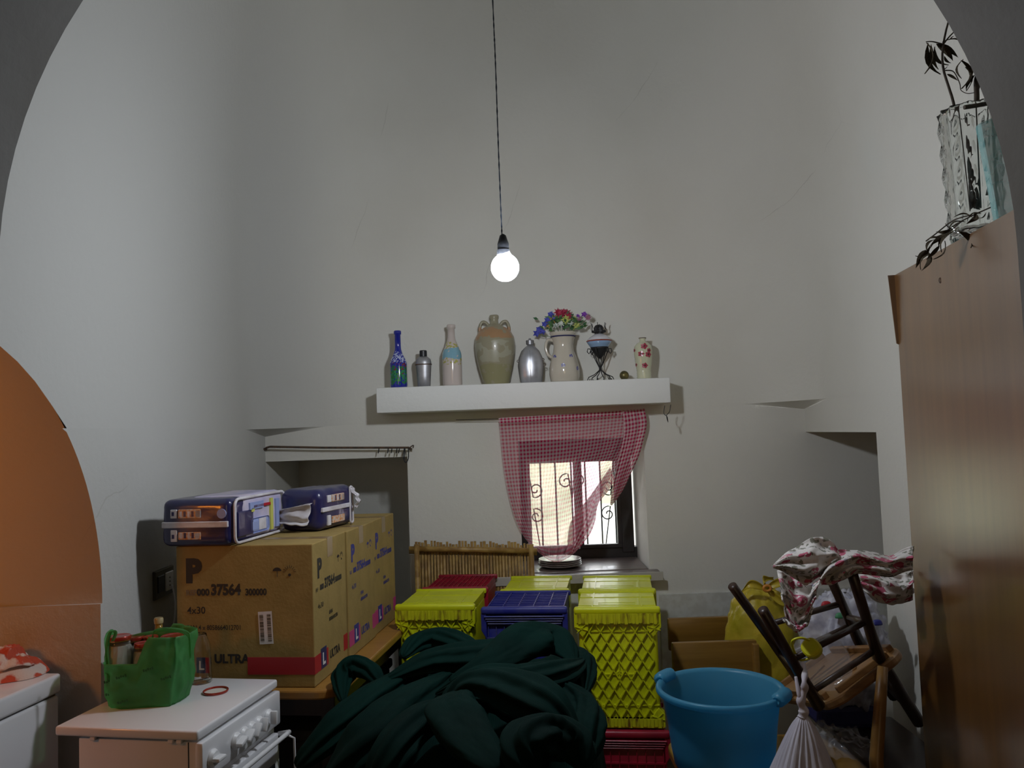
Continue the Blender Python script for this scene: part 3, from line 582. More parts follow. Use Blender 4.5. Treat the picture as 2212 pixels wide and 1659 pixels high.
def carton(k, label):
    ink = MINK if k == 0 else MINKB; stripe = MRED if k == 0 else MPINK
    o = thing('cardboard_box', label, 'box', (0, 0, 0), AX, 'brown cartons on the orange table')
    MB().rbox(-BW, 0, 0, BD-.002, 0, BH, .003, 2).build('carton', MCARD, o, local=True)
    m = MB(); m.box(-BW+.002, -.002, BD/2-.001, BD/2+.001, BH, BH+.0006); m.build('flap_seam', MINK, o, local=True)
    MB().box(-BW+.03, .0006, BD/2-.024, BD/2+.024, BH-.06, BH+.0008).build('packing_tape', MTAPE, o, local=True)
    def fr(x, z): return T(-BW+x, -.0008, BH-z) @ FRONT
    def rt(y, z): return T(.0008, y, BH-z) @ RIGHT
    if k == 0:
        text(o, 'P', .070, fr(.032, .108), ink, bold=.006)
        text(o, 'REF', .016, fr(.032, .150), mat('pale_ink', (.20, .14, .08), .7), bold=.001)
        text(o, '000', .020, fr(.068, .151), ink, bold=.0015); text(o, '37564', .033, fr(.114, .150), ink, bold=.0022, sx=.86); text(o, '300000', .020, fr(.226, .152), ink, bold=.0013, sx=.84)
        text(o, '4x30', .022, fr(.035, .207), ink, bold=.0004); text(o, 'EAN 4 x 8058664012701', .0155, fr(.033, .257), ink, bold=.0002, sx=.82)
        text(o, 'ULTRA', .027, fr(.122, .357), ink, bold=.0016)
        m = MB(); m.box(-BW+.230, .0009, -.0009, -.0002, BH-.392, BH-.340); m.build('printed_stripe', stripe, o, local=True)
        m = MB(); m.box(-BW+.062, -BW+.095, -.0009, 0, BH-.392, BH-.340); m.build('printed_square', MNAVY, o, local=True)
        text(o, 'L', .03, T(-BW+.070, -.0016, BH-.380) @ FRONT, MWPL, bold=.001)
        m = MB(); m.box(-BW+.095, -BW+.112, -.0009, 0, BH-.392, BH-.340); m.build('printed_stripe', stripe, o, local=True)
        Mr = T(-BW+.2905, -.0012, BH-.25) @ Matrix.Rotation(math.radians(-2.5), 4, 'Y'); m = MB(); m.box(-.022, .022, -.0006, 0, -.050, .048, Mr); lab = m.build('sticker', MLABEL, o, local=True)
        m = MB(); random.seed(3)
        for cx in (-.012, .012):
            z = -.042
            while z < .040:
                h = random.choice((.0009, .0015, .0026)); m.box(cx-.006, cx+.006, -.0010, -.0006, z, z+h, Mr); z += h+random.choice((.0009, .0016, .0022))
        tag(m.build('barcode', MINK, lab, local=True), kind='stuff')
        icons = [(fr, .330, .080, 1.0)]
    else: icons = []
    icons.append((rt, .225, .075, .8))
    for fn, a, z, s in icons:      # umbrella and sun signs
        m = MB(); c = [(-.014*s, 0)]+[(-.014*s*math.cos(q), .011*s*math.sin(q)) for q in [k_*PI/10 for k_ in range(1, 10)]]+[(.014*s, 0)]
        M_ = fn(a, z); m.add([M_ @ Vector((x, y, .0)) for x, y in c], [tuple(range(len(c)))[::-1]]); m.box(-.0008, .0008, -.018*s, 0, 0, .0004, M_)
        for q in range(9):
            an = q*PI/8; m.box(.0115*s, .021*s, -.0006, .0006, 0, .0004, M_ @ T(.040*s, -.003*s, 0) @ RZ(an))
        m.lathe([(.0045*s, 0), (.0045*s, .0004)], 12, (0, 0, 0)); 
        n_ = 24
        for i in range(len(m.v)-n_, len(m.v)): m.v[i] = M_ @ T(.040*s, -.012*s, 0) @ m.v[i]
        m.build('care_symbol', ink, o, local=True)
    text(o, 'P', .058, rt(.036, .108), ink, bold=.004, sx=.9)
    text(o, 'REF', .012, rt(.020, .150), ink, sx=.8); text(o, '000', .017, rt(.056, .150), ink, bold=.0013, sx=.9); text(o, '37564', .030, rt(.095, .150), ink, bold=.002, sx=.9); text(o, '300000', .017, rt(.190, .150), ink, bold=.0012, sx=.9)
    text(o, '4x30', .017, rt(.036, .205), ink)
    text(o, 'EAN', .012, rt(.130, .240), ink, bold=.0005); text(o, '8058664012701', .012, rt(.130, .262), ink, bold=.0005, sx=.75)
    MB().box(0, .0009, .052, .100, BH-.392, BH-.330).build('printed_square', MNAVY if k == 0 else MINKB, o, local=True)
    text(o, 'L', .036, T(.0016, .063, BH-.380) @ RIGHT, MWPL, bold=.002)
    m = MB(); m.box(0, .0008, .100, .116, BH-.392, BH-.340); m.build('printed_stripe', stripe, o, local=True); MB().box(0, .0008, 0, .052, BH-.392, BH-.340).build('printed_stripe', stripe, o, local=True)
    text(o, 'ULTRA', .026, rt(.130, .380), ink, bold=.0015, sx=.85)
    MB().box(0, .0008, .262, BD-.003, BH-.392, BH-.340).build('printed_stripe', stripe, o, local=True)
    return o
labs = ['nearest brown carton with big black P, red stripe and white barcode sticker', 'middle brown carton of the row with blue lettering and pink stripe', 'farthest brown carton of the row, reaching into the alcove']
for k in range(3):
    o = carton(k, labs[k]); p = MT @ Vector((0.006*(k == 1)-.0*k, k*(BD+.001), 0)); o.location = (p.x, p.y, TZ+.001)
# ---------------------------------------------------------------- nappy packs
BT = TZ+.001+BH+.0015
MPK = mat('navy_film', (.016, .018, .085), .28, (.026, .020, .075), 9, bump=.35, bscale=18, coat=.3); MFILM = mat('lilac_film', (.56, .50, .60), .25, (.42, .40, .60), 10, bump=.5, bscale=22)
MWF = mat('white_film', (.68, .66, .70), .3, (.52, .48, .50), 16, bump=.4, bscale=24); MOR = mat('orange_print', (.62, .24, .06), .4, (.60, .50, .42), 120); MLB = mat('light_blue_print', (.28, .34, .60), .4)
MYL = mat('yellow_print', (.55, .55, .12), .5)
def puffy(x0, x1, y0, y1, z0, z1, r, M, m_, name, par, amp=.004, sd=0):
    m = MB(); bm = bmesh.new(); bmesh.ops.create_cube(bm, size=1)
    for v in bm.verts: v.co = Vector(((x0+x1)/2+v.co.x*(x1-x0), (y0+y1)/2+v.co.y*(y1-y0), (z0+z1)/2+v.co.z*(z1-z0)))
    bmesh.ops.bevel(bm, geom=bm.edges[:], offset=r, segments=4, profile=.5, affect='EDGES')
    bmesh.ops.subdivide_edges(bm, edges=[e for e in bm.edges if e.calc_length() > .03], cuts=10, use_grid_fill=True)
    for v in bm.verts:
        n = noise.noise(v.co*14+Vector((sd, 0, 0)))+.5*noise.noise(v.co*35+Vector((sd, 5, 0)))
        cx, cy, cz = ((x0+x1)/2, (y0+y1)/2, (z0+z1)/2); d = Vector((v.co.x-cx, v.co.y-cy, (v.co.z-cz)))
        if v.co.z > z0+.01: v.co += d.normalized()*n*amp
    bm.verts.index_update(); m.add([M @ v.co for v in bm.verts], [tuple(v.index for v in f.verts) for f in bm.faces]); bm.free()
    return m.build(name, m_, par, smooth=True)
pA = HP(500, 1180, BT); MA = Matrix.Translation((pA.x, pA.y, BT)) @ RZ(math.radians(-9)); aw, ad, ah = .235, .36, .145
t = thing('nappy_pack', 'navy plastic nappy pack with white band, lying on the nearest carton at the left', 'pack', pA, 0, 'nappy packs on the cartons')
body = puffy(-aw, 0, 0, .30, 0, ah, .022, MA, MPK, 'wrapper', t, .003)
puffy(-aw+.045, .0045, .07, ad, .004, ah+.004, .024, MA, MFILM, 'clear_film', t, .004, 3)
MB().rbox(-aw+.004, -.010, -.0035, .01, ah*.40, ah*.53, .002, 1, MA).build('white_band', MWF, t)
m = MB(); ring = rounded(.012, .36, .006, ah-.004, .022, 5); m.tube([MA @ Vector((.0065, y, z)) for y, z in ring], .0048, 6, closed=True); m.build('seam', MWF, t, smooth=True)
MB().rbox(-.002, .0085, .030, .13, .022, ah-.045, .003, 1, MA).build('printed_panel', MPK, t)
MB().rbox(-.002, .0095, .115, .24, .022, .070, .012, 3, MA).build('printed_panel', MLB, t)
for (y0, y1, z0, z1, mm_) in ((.105, .20, .100, .122, MLB), (.13, .25, .104, .112, MRED), (.115, .135, .092, .104, MYL), (.250, .268, .020, .125, MYL), (.290, .315, .025, .120, MLB), (.165, .215, .030, .066, MWF)):
    MB().box(-.002, .010, y0, y1, z0, z1, MA).build('printed_mark', mm_, t)
for (x0, x1, z0, z1, mm_) in ((.034, .056, .088, .115, MLABEL), (.060, .135, .088, .115, MOR), (.118, .135, .090, .113, MLABEL), (.034, .056, .016, .052, MLABEL), (.060, .135, .022, .045, MOR), (.115, .133, .024, .043, MLABEL)):
    MB().rbox(-aw+x0, -aw+x1, -.0032, .004, z0, z1, .0015, 1, MA).build('printed_mark', mm_, t)
for (x, z) in ((.039, .1), (.039, .03)): MB().box(-aw+x, -aw+x+.008, -.0040, 0, z-.004, z+.008, MA).build('printed_mark', MNAVY, t)
for k in range(4):
    for z in (.0925, .0265): MB().box(-aw+.066+.013*k, -aw+.0735+.013*k, -.0040, 0, z, z+.017, MA).build('printed_mark', (MWF, MPK)[k % 2], t)
m = MB().lathe([(.015, 0), (.015, .0045)], 20, (0, 0, 0)); m.v = [MA @ T(-.030, .001, .100) @ Matrix.Rotation(PI/2, 4, 'X') @ v for v in m.v]; m.build('printed_dot', MLB, t)
# second pack behind
pB = HP(692, 1149, BT); MBm = Matrix.Translation((pB.x, pB.y, BT)) @ RZ(math.radians(-16)); 
t = thing('nappy_pack', 'navy plastic nappy pack with torn pale film, lying behind on the middle carton', 'pack', pB, 0, 'nappy packs on the cartons')
puffy(-.16, 0, 0, .26, 0, .145, .030, MBm, MPK, 'wrapper', t, .006, 8)
MB().rbox(-.01, .0045, .015, .225, .064, .080, .002, 1, MBm).build('white_band', MWF, t)
MB().tube([MBm @ Vector((.003, y, z)) for y, z in rounded(.215, .235, .006, .138, .009, 4)], .004, 6, closed=True).build('seam', MWF, t)
for (y0, y1, z0, z1, mm_) in ((.05, .075, .095, .120, MLABEL), (.08, .17, .095, .120, MOR), (.15, .17, .097, .118, MLABEL), (.05, .07, .015, .05, MLABEL), (.08, .17, .02, .045, MOR)):
    MB().rbox(-.004, .0048, y0, y1, z0, z1, .0015, 1, MBm).build('printed_mark', mm_, t)
for k in range(4): MB().box(0, .0056, .085+.015*k, .093+.015*k, .098, .117, MBm).build('printed_mark', (MWF, MPK)[k % 2], t)
def flap(u, v):
    p = Vector((-.155+.115*u+.02*v*u, -.015-.012*math.sin(u*PI)-.006*math.sin(v*13+u*3), .035+.075*v*(.55+.45*u)-.01*u)); p.z += .016*noise.noise(Vector((u*3,v*2,1))); p.y -= .012*abs(noise.noise(Vector((u*2+v*5,v*7,3)))); return MBm @ p
MB().grid(flap, 24, 16).build('torn_film', MWF, t, smooth=True, solid=.0015)
def hnd(u, v):
    a = -.4+u*2.9; return MBm @ Vector((.008+.022*math.sin(a*1.05)+.004*math.sin(u*20), .215+.03*v, .135-.075*u+.004*math.sin(v*9)))
MB().grid(hnd, 20, 5).build('carry_handle', MWF, t, smooth=True, solid=.0015)
# ================================================================ FRUIT CRATES
MY = mat('lime_plastic', (.60, .63, .004), .42, (.54, .58, .006), 7, coat=.15); MYD = mat('soiled_lime_plastic', (.56, .57, .01), .45, (.16, .08, .01), 26, amt=(.50, .70), stretch=(2.2, 1, .5))
MBLU = mat('blue_crate_plastic', (.012, .018, .20), .48, (.03, .035, .20), 20); MBLD = mat('worn_blue_plastic', (.022, .03, .20), .45, (.07, .07, .16), 30, stretch=(.4, 1, 3))
MRD = mat('red_crate_plastic', (.34, .008, .03), .38, (.24, .008, .025), 12)
MHOLE = mat('crate_inside', (.03, .03, .006), .8)
TOPM = Matrix(((1,0,0,0),(0,1,0,0),(0,0,1,0),(0,0,0,1)))
def lattice(m, x0, x1, z0, z1, dx, dz, y, w=.0042, dep=.009):
    def clip(p, q):
        (ax, az), (bx, bz) = p, q; t0, t1 = 0, 1; dx_, dz_ = bx-ax, bz-az
        for pp, qq in ((-dx_, ax-x0), (dx_, x1-ax), (-dz_, az-z0), (dz_, z1-az)):
            if pp == 0: continue
            r = qq/pp
            if pp < 0: t0 = max(t0, r)
            else: t1 = min(t1, r)
        return None if t0 >= t1 else ((ax+dx_*t0, az+dz_*t0), (ax+dx_*t1, az+dz_*t1))
    Hh = z1-z0; k = -int(Hh/dz)-2; xc = (x0+x1)/2
    for s in (-1, 1):
        for i in range(-16, 17):
            c = clip((xc+i*dx, z0), (xc+i*dx+s*Hh/dz*dx, z1))
            if c:
                (ax, az), (bx, bz) = c; L = math.hypot(bx-ax, bz-az)
                if L < .012: continue
                M_ = T(ax, y, az) @ Matrix.Rotation(-math.atan2(bz-az, bx-ax), 4, 'Y'); m.box(0, L, -dep, .002, -w/2, w/2, M_)
def crate(kind, label, cpt, w=.315, h=.432, d=.325, group=None, z=.45, detail=True):
    o = thing('fruit_crate', label, 'crate', (0, 0, 0), 0, group)
    A_, D_ = {'lime': (MY, MYD), 'blue': (MBLU, MBLD), 'red': (MRD, MRD)}[kind]
    hw = w/2; bw = hw-.014
    MB().rbox(-bw, bw, .012, d, .004, h-.027, .016, 3).build('body', A_, o, local=True, smooth=2)
    # top side with ribs and rows of slots
    if kind == 'lime':
        xs = sorted(set([-bw, -bw+.05, -bw+.055, bw-.055, bw-.05, bw]+[round(v, 4) for i in range(14) for v in (-.070+i*.0103, -.0648+i*.0103)])); ys = [.028, .06, .065, .085, .093, .111, .119, .21, .215, d-.03, d-.012]
        def hf(i, j):
            x = (xs[i]+xs[i+1])/2; y = (ys[j]+ys[j+1])/2
            if (.085 < y < .093 or .111 < y < .119) and xs[i+1]-xs[i] < .0056 and abs(x) < .075: return -.020
            if abs(abs(x)-(bw-.0525)) < .003 or .06 < y < .065 or .21 < y < .215: return .0035
            return .0015
    else:
        g = 5 if kind == 'blue' else 12; ks = 9 if kind == 'blue' else 10
        xs = sorted([-bw+.004+i*(2*bw-.008)/g for i in range(g+1)]+[-bw+.004+i*(2*bw-.008)/g+.0035 for i in range(g)]+[bw]); ys = sorted([.03+i*(d-.05)/ks for i in range(ks+1)]+[.03+i*(d-.05)/ks+.006 for i in range(ks)]+[d-.012])
        def hf(i, j): return .0035 if i % 2 == 0 else (.001 if j % 2 == 0 else -.012)
    MB().steps(xs, ys, hf, T(0, 0, h-.009), -.024).build('slotted_side', A_, o, local=True)
    # rounded rims at front and rear of the top
    MB().rbox(-hw, hw, -.004, .028, h-.026, h, .009, 3).build('rim', A_, o, local=True, smooth=2)
    MB().rbox(-hw+.006, hw-.006, d-.016, d, h-.022, h-.001, .006, 2).build('rim', A_, o, local=True, smooth=2)
    if detail and kind == 'lime':
        for (za, zb) in ((h-.058, h-.022), (.006, .036)):       # toothed edge strips
            m = MB(); n = 22; 
            for i in range(n):
                x0 = -hw+.014+i*(w-.028)/n; m.box(x0+.0009, x0+(w-.028)/n-.0009, -.005-.001*(i % 2), .014, za+.002*math.sin(i*2.3), zb)
            m.box(-hw+.010, hw-.010, -.003, .013, za+.003, zb); m.build('toothed_strip', D_, o, local=True)
        m = MB(); lattice(m, -bw+.018, bw-.018, .036, h-.058, .042, .068, .012); 
        for z_ in (h-.088, .080): m.box(-bw+.004, bw-.004, .007, .014, z_-.002, z_+.002)
        m.box(-.055, .055, .0065, .014, h*.44-.002, h*.44+.002); m.box(-.002, .002, .0065, .014, h*.44-.04, h*.44+.04)
        m.build('diamond_ribs', A_, o, local=True)
        m = MB(); m.tube([(.011*math.cos(a), .0075, h*.44+.011*math.sin(a)) for a in [k*PI/8 for k in range(16)]], .0018, 6, closed=True); m.build('rosette', A_, o, local=True)
        for s in (-1, 1):
            for (za, zb, up) in ((h-.108, h-.02, 1), (.004, .072, -1)):   # corner gussets of the stacking rim
                m = MB(); pr = [(s*hw, za+.035 if up > 0 else za), (s*hw, zb if up > 0 else zb-.03), (s*(hw-.052), zb if up > 0 else za+.006), (s*(hw-.052), za+.028 if up > 0 else za), (s*(hw-.030), za if up > 0 else zb)]
                if up < 0: pr = [(s*hw, za), (s*hw, zb-.022), (s*(hw-.022), zb), (s*(hw-.050), zb-.034), (s*(hw-.050), za)]
                n = len(pr); fs = [tuple(range(n)), tuple(range(n, 2*n))[::-1]]+[(i, i+n, (i+1) % n+n, (i+1) % n) for i in range(n)]
                m.add([Vector((x_, .001, z_)) for x_, z_ in pr]+[Vector((x_, .045, z_)) for x_, z_ in pr], fs); m.build('corner_gusset', A_, o, local=True, bevel=.002)
                m = MB(); cx, cz = s*(hw-.026), (za+.032 if up > 0 else zb-.034)
                for k in range(6): m.box(0, .024, -.0025, .002, -.0011, .0011, T(cx, 0, cz) @ Matrix.Rotation(k*PI/3+.3, 4, 'Y'))
                m.build('gusset_ribs', A_, o, local=True)
        MB().rbox(-hw+.004, hw-.004, .0, .02, 0, .008, .003, 1).build('foot_rim', A_, o, local=True)
    elif detail:
        m = MB()
        for k in range(4): m.rbox(-hw+.012+.004*k, hw-.012-.004*k, -.007+.002*k, .016, h-.036-.009*k, h-.031-.009*k, .002, 1)
        m.build('rim_ridges', D_, o, local=True)
        m = MB()
        for i in range(10): x0 = -bw+.012+i*(2*bw-.024)/9; m.box(x0-.0015, x0+.0015, .006, .014, .03, h-.07)
        for z_ in (h-.115, h-.20, h-.30, .05): m.box(-bw, bw, .005, .014, z_-.003, z_+.003)
        m.build('grid_ribs', D_, o, local=True)
        for s in (-1, 1):
            m = MB(); pr = [(s*hw, h-.085), (s*hw, h-.02), (s*(hw-.02), h-.02), (s*(hw-.02), h-.118)]; n = 4; fs = [tuple(range(n)), tuple(range(n, 2*n))[::-1]]+[(i, i+n, (i+1) % n+n, (i+1) % n) for i in range(n)]
            m.add([Vector((x_, .001, z_)) for x_, z_ in pr]+[Vector((x_, .04, z_)) for x_, z_ in pr], fs); m.build('corner_gusset', A_, o, local=True, bevel=.002)
    o.location = (cpt[0], cpt[1], z); o.rotation_euler = (0, 0, AX); return o
def base(px, py, z): return HP(px, py, z)
ZC = .8995
fr_R = P(1332, 1312, 3.0); ZC = fr_R.z
dirv = Vector((math.sin(-AX), math.cos(AX), 0))
pR = Vector((fr_R.x, 3.0, 0)); pM = HP(1131, 1312, ZC); pL = HP(938, 1306, ZC)
zl = ZC-.432
crate('lime', 'tall lime yellow crate in front on the right, diamond ribbed bottom in full view', pR, z=zl)
crate('lime', 'rear lime yellow crate directly behind the tall right one, with strong white glints', pR+dirv*.335, z=zl)
crate('blue', 'dark blue crate in the middle of the front row, above the green netting', pM, w=.325, z=zl)
crate('lime', 'lime yellow crate standing behind the blue crate', pM+dirv*.335+Vector((.005, 0, 0)), w=.29, z=zl)
crate('lime', 'lime yellow crate in front on the left, beside the brown cartons', pL, z=zl)
crate('red', 'dark red crate behind the left lime crate, in front of the bamboo rack', pL+dirv*.335+Vector((.01, 0, 0)), w=.29, z=zl)
crate('red', 'dark red crate on the floor under the tall right lime crate', pR+Vector((-.0, -.02, 0)), w=.335, h=zl-.003, z=.0)
for k, (q, kd) in enumerate(((pR+dirv*.335, 'red'), (pM, 'blue'), (pM+dirv*.335, 'lime'), (pL, 'lime'), (pL+dirv*.335, 'red'))):
    crate(kd, 'crate on the floor under the '+('rear right lime crate', 'blue crate', 'lime crate behind the blue one', 'front left lime crate', 'rear left dark red crate')[k], q, h=zl-.003, z=0, group='lower crates out of sight', detail=False)
# ================================================================ BAMBOO RACK
t = thing('bamboo_rack', 'rack of upright bamboo canes tied to a thick cross pole', 'bamboo rack', (P(1022, 1200, 3.76).x, 3.76, 0))
def BP(px, py, dy=0): return P(px, py, 3.825+dy)
random.seed(11); n = 38
for k in range(n):
    px = 899+k*(1146-899)/(n-1); top = BP(px, 1172+random.uniform(-4, 5)+(px-1020)*.014, .005); r = random.uniform(.0052, .0072)
    bot = Vector((top.x+.012*((k-19)/19)+random.uniform(-.003, .003), 3.83, .0)); pts = [top.lerp(bot, s) for s in (0, .25, .26, .27, .6, .61, .62, 1)]
    MB().tube(pts, [r, r, r*1.18, r, r, r*1.18, r, r], 7).build('cane', MCANE if random.random() < .6 else MCANE2, t, smooth=True)
MB().tube([BP(884, 1186, -.02), BP(1000, 1187, -.02), BP(1160, 1190, -.02)], .013, 12).build('cross_pole', MCANE, t, smooth=True)
MB().tube([BP(884, 1192, .03), BP(1160, 1195, .03)], .010, 10).build('cross_pole', MCANE2, t, smooth=True)
for px in (900, 1147):
    a = BP(px, 1176, -.035); MB().tube([a, Vector((a.x-.0, 3.79, .0))], .012, 10).build('side_pole', MCANE, t, smooth=True)
for px in (900, 1147):
    c = BP(px, 1187, -.02)
    for k in range(3): MB().tube([c+Vector(((k-1)*.006, .016*math.cos(a), .016*math.sin(a))) for a in [q*PI/5 for q in range(10)]], .0018, 5, closed=True).build('binding', MIRON, t)
# ================================================================ WARDROBE
WM = Matrix.Translation((P(1941, 745, 2.35).x, 2.35, 0)) @ RZ(AX)      # x away into the cupboard, y into the room; origin far left corner
WH = P(1918, 595, 2.35).z
t = thing('wardrobe', 'tall brown wood veneer wardrobe seen from its plain side, filling the right edge', 'wardrobe', WM.translation)
MB().box(0, .018, -.83, 0, .06, WH-.0, WM).build('side_panel', MWARD, t, bevel=.0015)
MB().box(.018, .29, -.02, 0, .06, WH-.001, WM).build('rear_panel', MWARD, t)
MB().box(.27, .29, -.83, -.021, .06, WH-.001, WM).build('side_panel', MWARD, t)
MB().box(.019, .269, -.829, -.021, WH-.022, WH-.0005, WM).build('top_panel', MWARD, t)
MB().box(.019, .269, -.829, -.021, .06, .08, WM).build('bottom_panel', MWARD, t)
MB().box(.02, .269, -.845, -.831, .08, WH-.03, WM).build('door', MWARD, t, bevel=.002)
MB().box(.01, .28, -.82, -.02, 0, .06, WM).build('plinth', MDARKW, t)
xe = P(1918, 595, 2.35).x-WM.translation.x
m = MB(); m.add([WM @ Vector(v) for v in ((xe, .0, WH), (.001, .0, WH), (.001, .0, P(1935, 745, 2.35).z), (xe+.012, .0, P(1932, 742, 2.35).z), (xe, -.0035, WH), (.001, -.0035, WH), (.001, -.0035, P(1935, 745, 2.35).z), (xe+.012, -.0035, P(1932, 742, 2.35).z))], [(0,1,2,3), (4,7,6,5), (0,3,7,4), (3,2,6,7), (0,4,5,1)])
m.build('loose_edge_strip', MWARD, t)
for k in range(2): MB().lathe([(.004, 0), (.004, .0006)], 10, (0, 0, 0)).build  # screw caps are below
m = MB(); c = WM @ Vector((-.0008, -.33, WH-.075)); m.tube([c+Vector((0, .007*math.cos(a)*.6, .007*math.sin(a))) for a in [k*PI/8 for k in range(16)]], .0008, 5, closed=True); m.build('veneer_mark', MDARKW, t)
# ribbed glass vase with olive branches
VC = P(2108, 470, 1.93); VC.z = WH; VR = .064; VH = P(2090, 238, 1.93).z-WH
m = MB()
def rib(a, z): return 1+.045*math.cos(a*12)+.075*math.sin(z*110+2.5*math.sin(a*6))*max(0, math.cos(a*12))
prof = [(VR*.80, .001), (VR*.86, .01)]+[(VR*(.88+.12*k/22), .012+(VH-.012)*k/22) for k in range(23)]
inn = [(VR*(.88+.12*k/22)-.007, .012+(VH-.012)*k/22) for k in range(22, 0, -1)]+[(VR*.4, .022)]
m.lathe([(r, z+VC.z) for r, z in prof], 96, (VC.x, VC.y, 0), fn=rib, cap=(True, False)); n1 = len(m.v)
m.lathe([(r, z+VC.z) for r, z in inn], 96, (VC.x, VC.y, 0), cap=(False, True))
a0 = n1-96; m.f += [(a0+j, a0+(j+1) % 96, n1+(j+1) % 96, n1+j) for j in range(96)]
t = thing('glass_vase', 'tall clear ribbed glass vase with olive branches on top of the wardrobe', 'vase', VC)
m.build('body', GLASS, t, smooth=True)
MOL = mat('dry_olive_leaf', (.03, .024, .014), .8, (.07, .055, .035), 30, spec=.1); MST2 = mat('olive_twig', (.07, .05, .035), .8, (.04, .03, .02), 30)
def leafshape(L, w):
    m = MB(); k = 6
    vs = [(L*i/k, s*w*math.sin(PI*min(1, (i/k)**.8))*1.0, .12*L*math.sin(PI*i/k)+(.35*w if s else 0)) for i in range(k+1) for s in (-1, 0, 1)]
    m.add(vs, [(3*i+j, 3*i+j+1, 3*i+j+4, 3*i+j+3) for i in range(k) for j in (0, 1)]); return m
lf = [leafshape(1, .062).build('leaf', MOL, smooth=True) for _ in range(2)]; me_leaf = lf[0].data; [bpy.data.objects.remove(o) for o in lf]
def leaf(par, a, b_, name='leaf', roll=None, w=1.0):
    o = bpy.data.objects.new(name, me_leaf); C.objects.link(o); d = b_-a; L = d.length
    q = d.to_track_quat('X', 'Z').to_matrix().to_4x4() @ Matrix.Rotation(random.uniform(0, 6) if roll is None else roll, 4, 'X')
    o.matrix_world = Matrix.Translation(a-base_of(par)) @ q @ Matrix.Diagonal((L, L*w, L*w, 1)); M_ = o.matrix_world.copy(); o.parent = par; o.matrix_basis = M_; return o
random.seed(5)
br = thing('olive_branches', 'dark dry olive branches standing in the ribbed glass vase', 'branches', VC+Vector((0, 0, .03)))
def br_(pts, r0, r1, Y=1.93):
    c = curve([P(x, y, Y) if len(p) == 2 else P(x, y, p[2]) for p in pts for x, y in [p[:2]]], 24); MB().tube(c, [r0+(r1-r0)*i/23 for i in range(24)], 6).build('branch', MST2, br, smooth=True); return c
def P2(px, py, Y=1.93): return P(px, py, Y)
br_([(2104,455),(2080,330),(2061,228),(2050,190),(2038,150),(2036,110),(2045,60),(2058,20),(2068,-30)], .004, .0018)
br_([(2036,98),(2050,80),(2070,60),(2092,38)], .0022, .001); br_([(2110,450),(2108,330),(2110,215),(2110,170),(2125,150),(2142,130),(2155,110)], .007, .005); br_([(2110,200),(2118,175),(2130,155)], .004, .003)
br_([(2035,95),(2015,90),(2000,90)], .0018, .001); br_([(2042,152),(2060,155),(2073,180),(2076,195),(2090,202),(2105,200)], .0015, .0008)
for (a, b_, w) in (((2000,92),(1996,160),1.2),((2006,92),(2033,160),1.2),((2012,95),(2028,150),1),((2022,95),(2058,132),1.6),((2020,100),(2050,140),1.5),((2030,95),(2070,125),1.2),((2035,92),(2085,96),1),((2062,68),(2120,84),1.0),((2066,62),(2105,58),1),((2078,48),(2105,54),.9),((2058,28),(2085,24),.9),((2060,22),(2078,12),.8),((2062,10),(2082,-6),.9),((2124,95),(2110,122),1.3),((2075,130),(2075,192),1.7),((2084,145),(2086,197),1.3),((2082,128),(2078,170),1.5),((2108,160),(2088,195),1.1),((2130,150),(2118,185),1.3),((2045,160),(2070,175),1.1),((2040,150),(2048,142),1),((2050,88),(2062,78),1),((2040,120),(2055,136),1.6)):
    leaf(br, P2(*a), P2(*b_), w=w*1.45)
st = thing('cut_stick', 'short brown stick lying across the rim of the glass vase', 'stick', P(2125, 228, 1.87))
MB().tube([P(2083, 232, 1.87), P(2170, 219, 1.87)], .0052, 10).build('stick', MST2, st); MB().lathe([(.0048, 0), (.0048, .001)], 10, (0, 0, 0)).build
st['label'] = 'short brown stick lying across the rim of the glass vase'
tw = thing('olive_twig', 'fallen olive twig with dark leaves lying over the wardrobe edge below the vase', 'twig', P(2060, 510, 1.85))
for pts in ([(2140,452),(2100,470),(2060,492),(2020,525),(1998,556)], [(2100,468),(2060,480),(2020,510),(2000,525)], [(2080,480),(2050,505),(2030,520)]):
    c = curve([P(x, y-4, 1.80+.0009*(2140-x)) for x, y in pts], 20); MB().tube(c, .0016, 6).build('branch', MST2, tw, smooth=True)
tp = lambda x, y: P(x, y, 1.79+.0009*(2140-x)+random.uniform(-.01, .01))
for a, b_, w in (((2000,540),(1978,580),1.3),((2005,545),(1990,585),1.2),((2012,548),(1990,583),1),((2008,530),(1977,552),1.2),((2020,518),(2003,545),1.4),((2030,515),(2005,520),1),((2040,510),(2008,532),1.2),((2045,500),(2016,512),1),((2055,495),(2022,500),1.2),((2070,500),(2096,536),1.4),((2072,490),(2042,482),1),((2085,480),(2048,500),1.3),((2060,500),(2035,545),1),((2040,520),(2015,560),1),((2100,470),(2060,470),1),((2110,465),(2085,485),1.4),((2120,462),(2090,478),1.2),((2130,458),(2110,470),1.2),((2030,530),(2000,562),.9),((2050,508),(2028,536),1.2)):
    leaf(tw, tp(*a), tp(*b_), w=w*1.9)
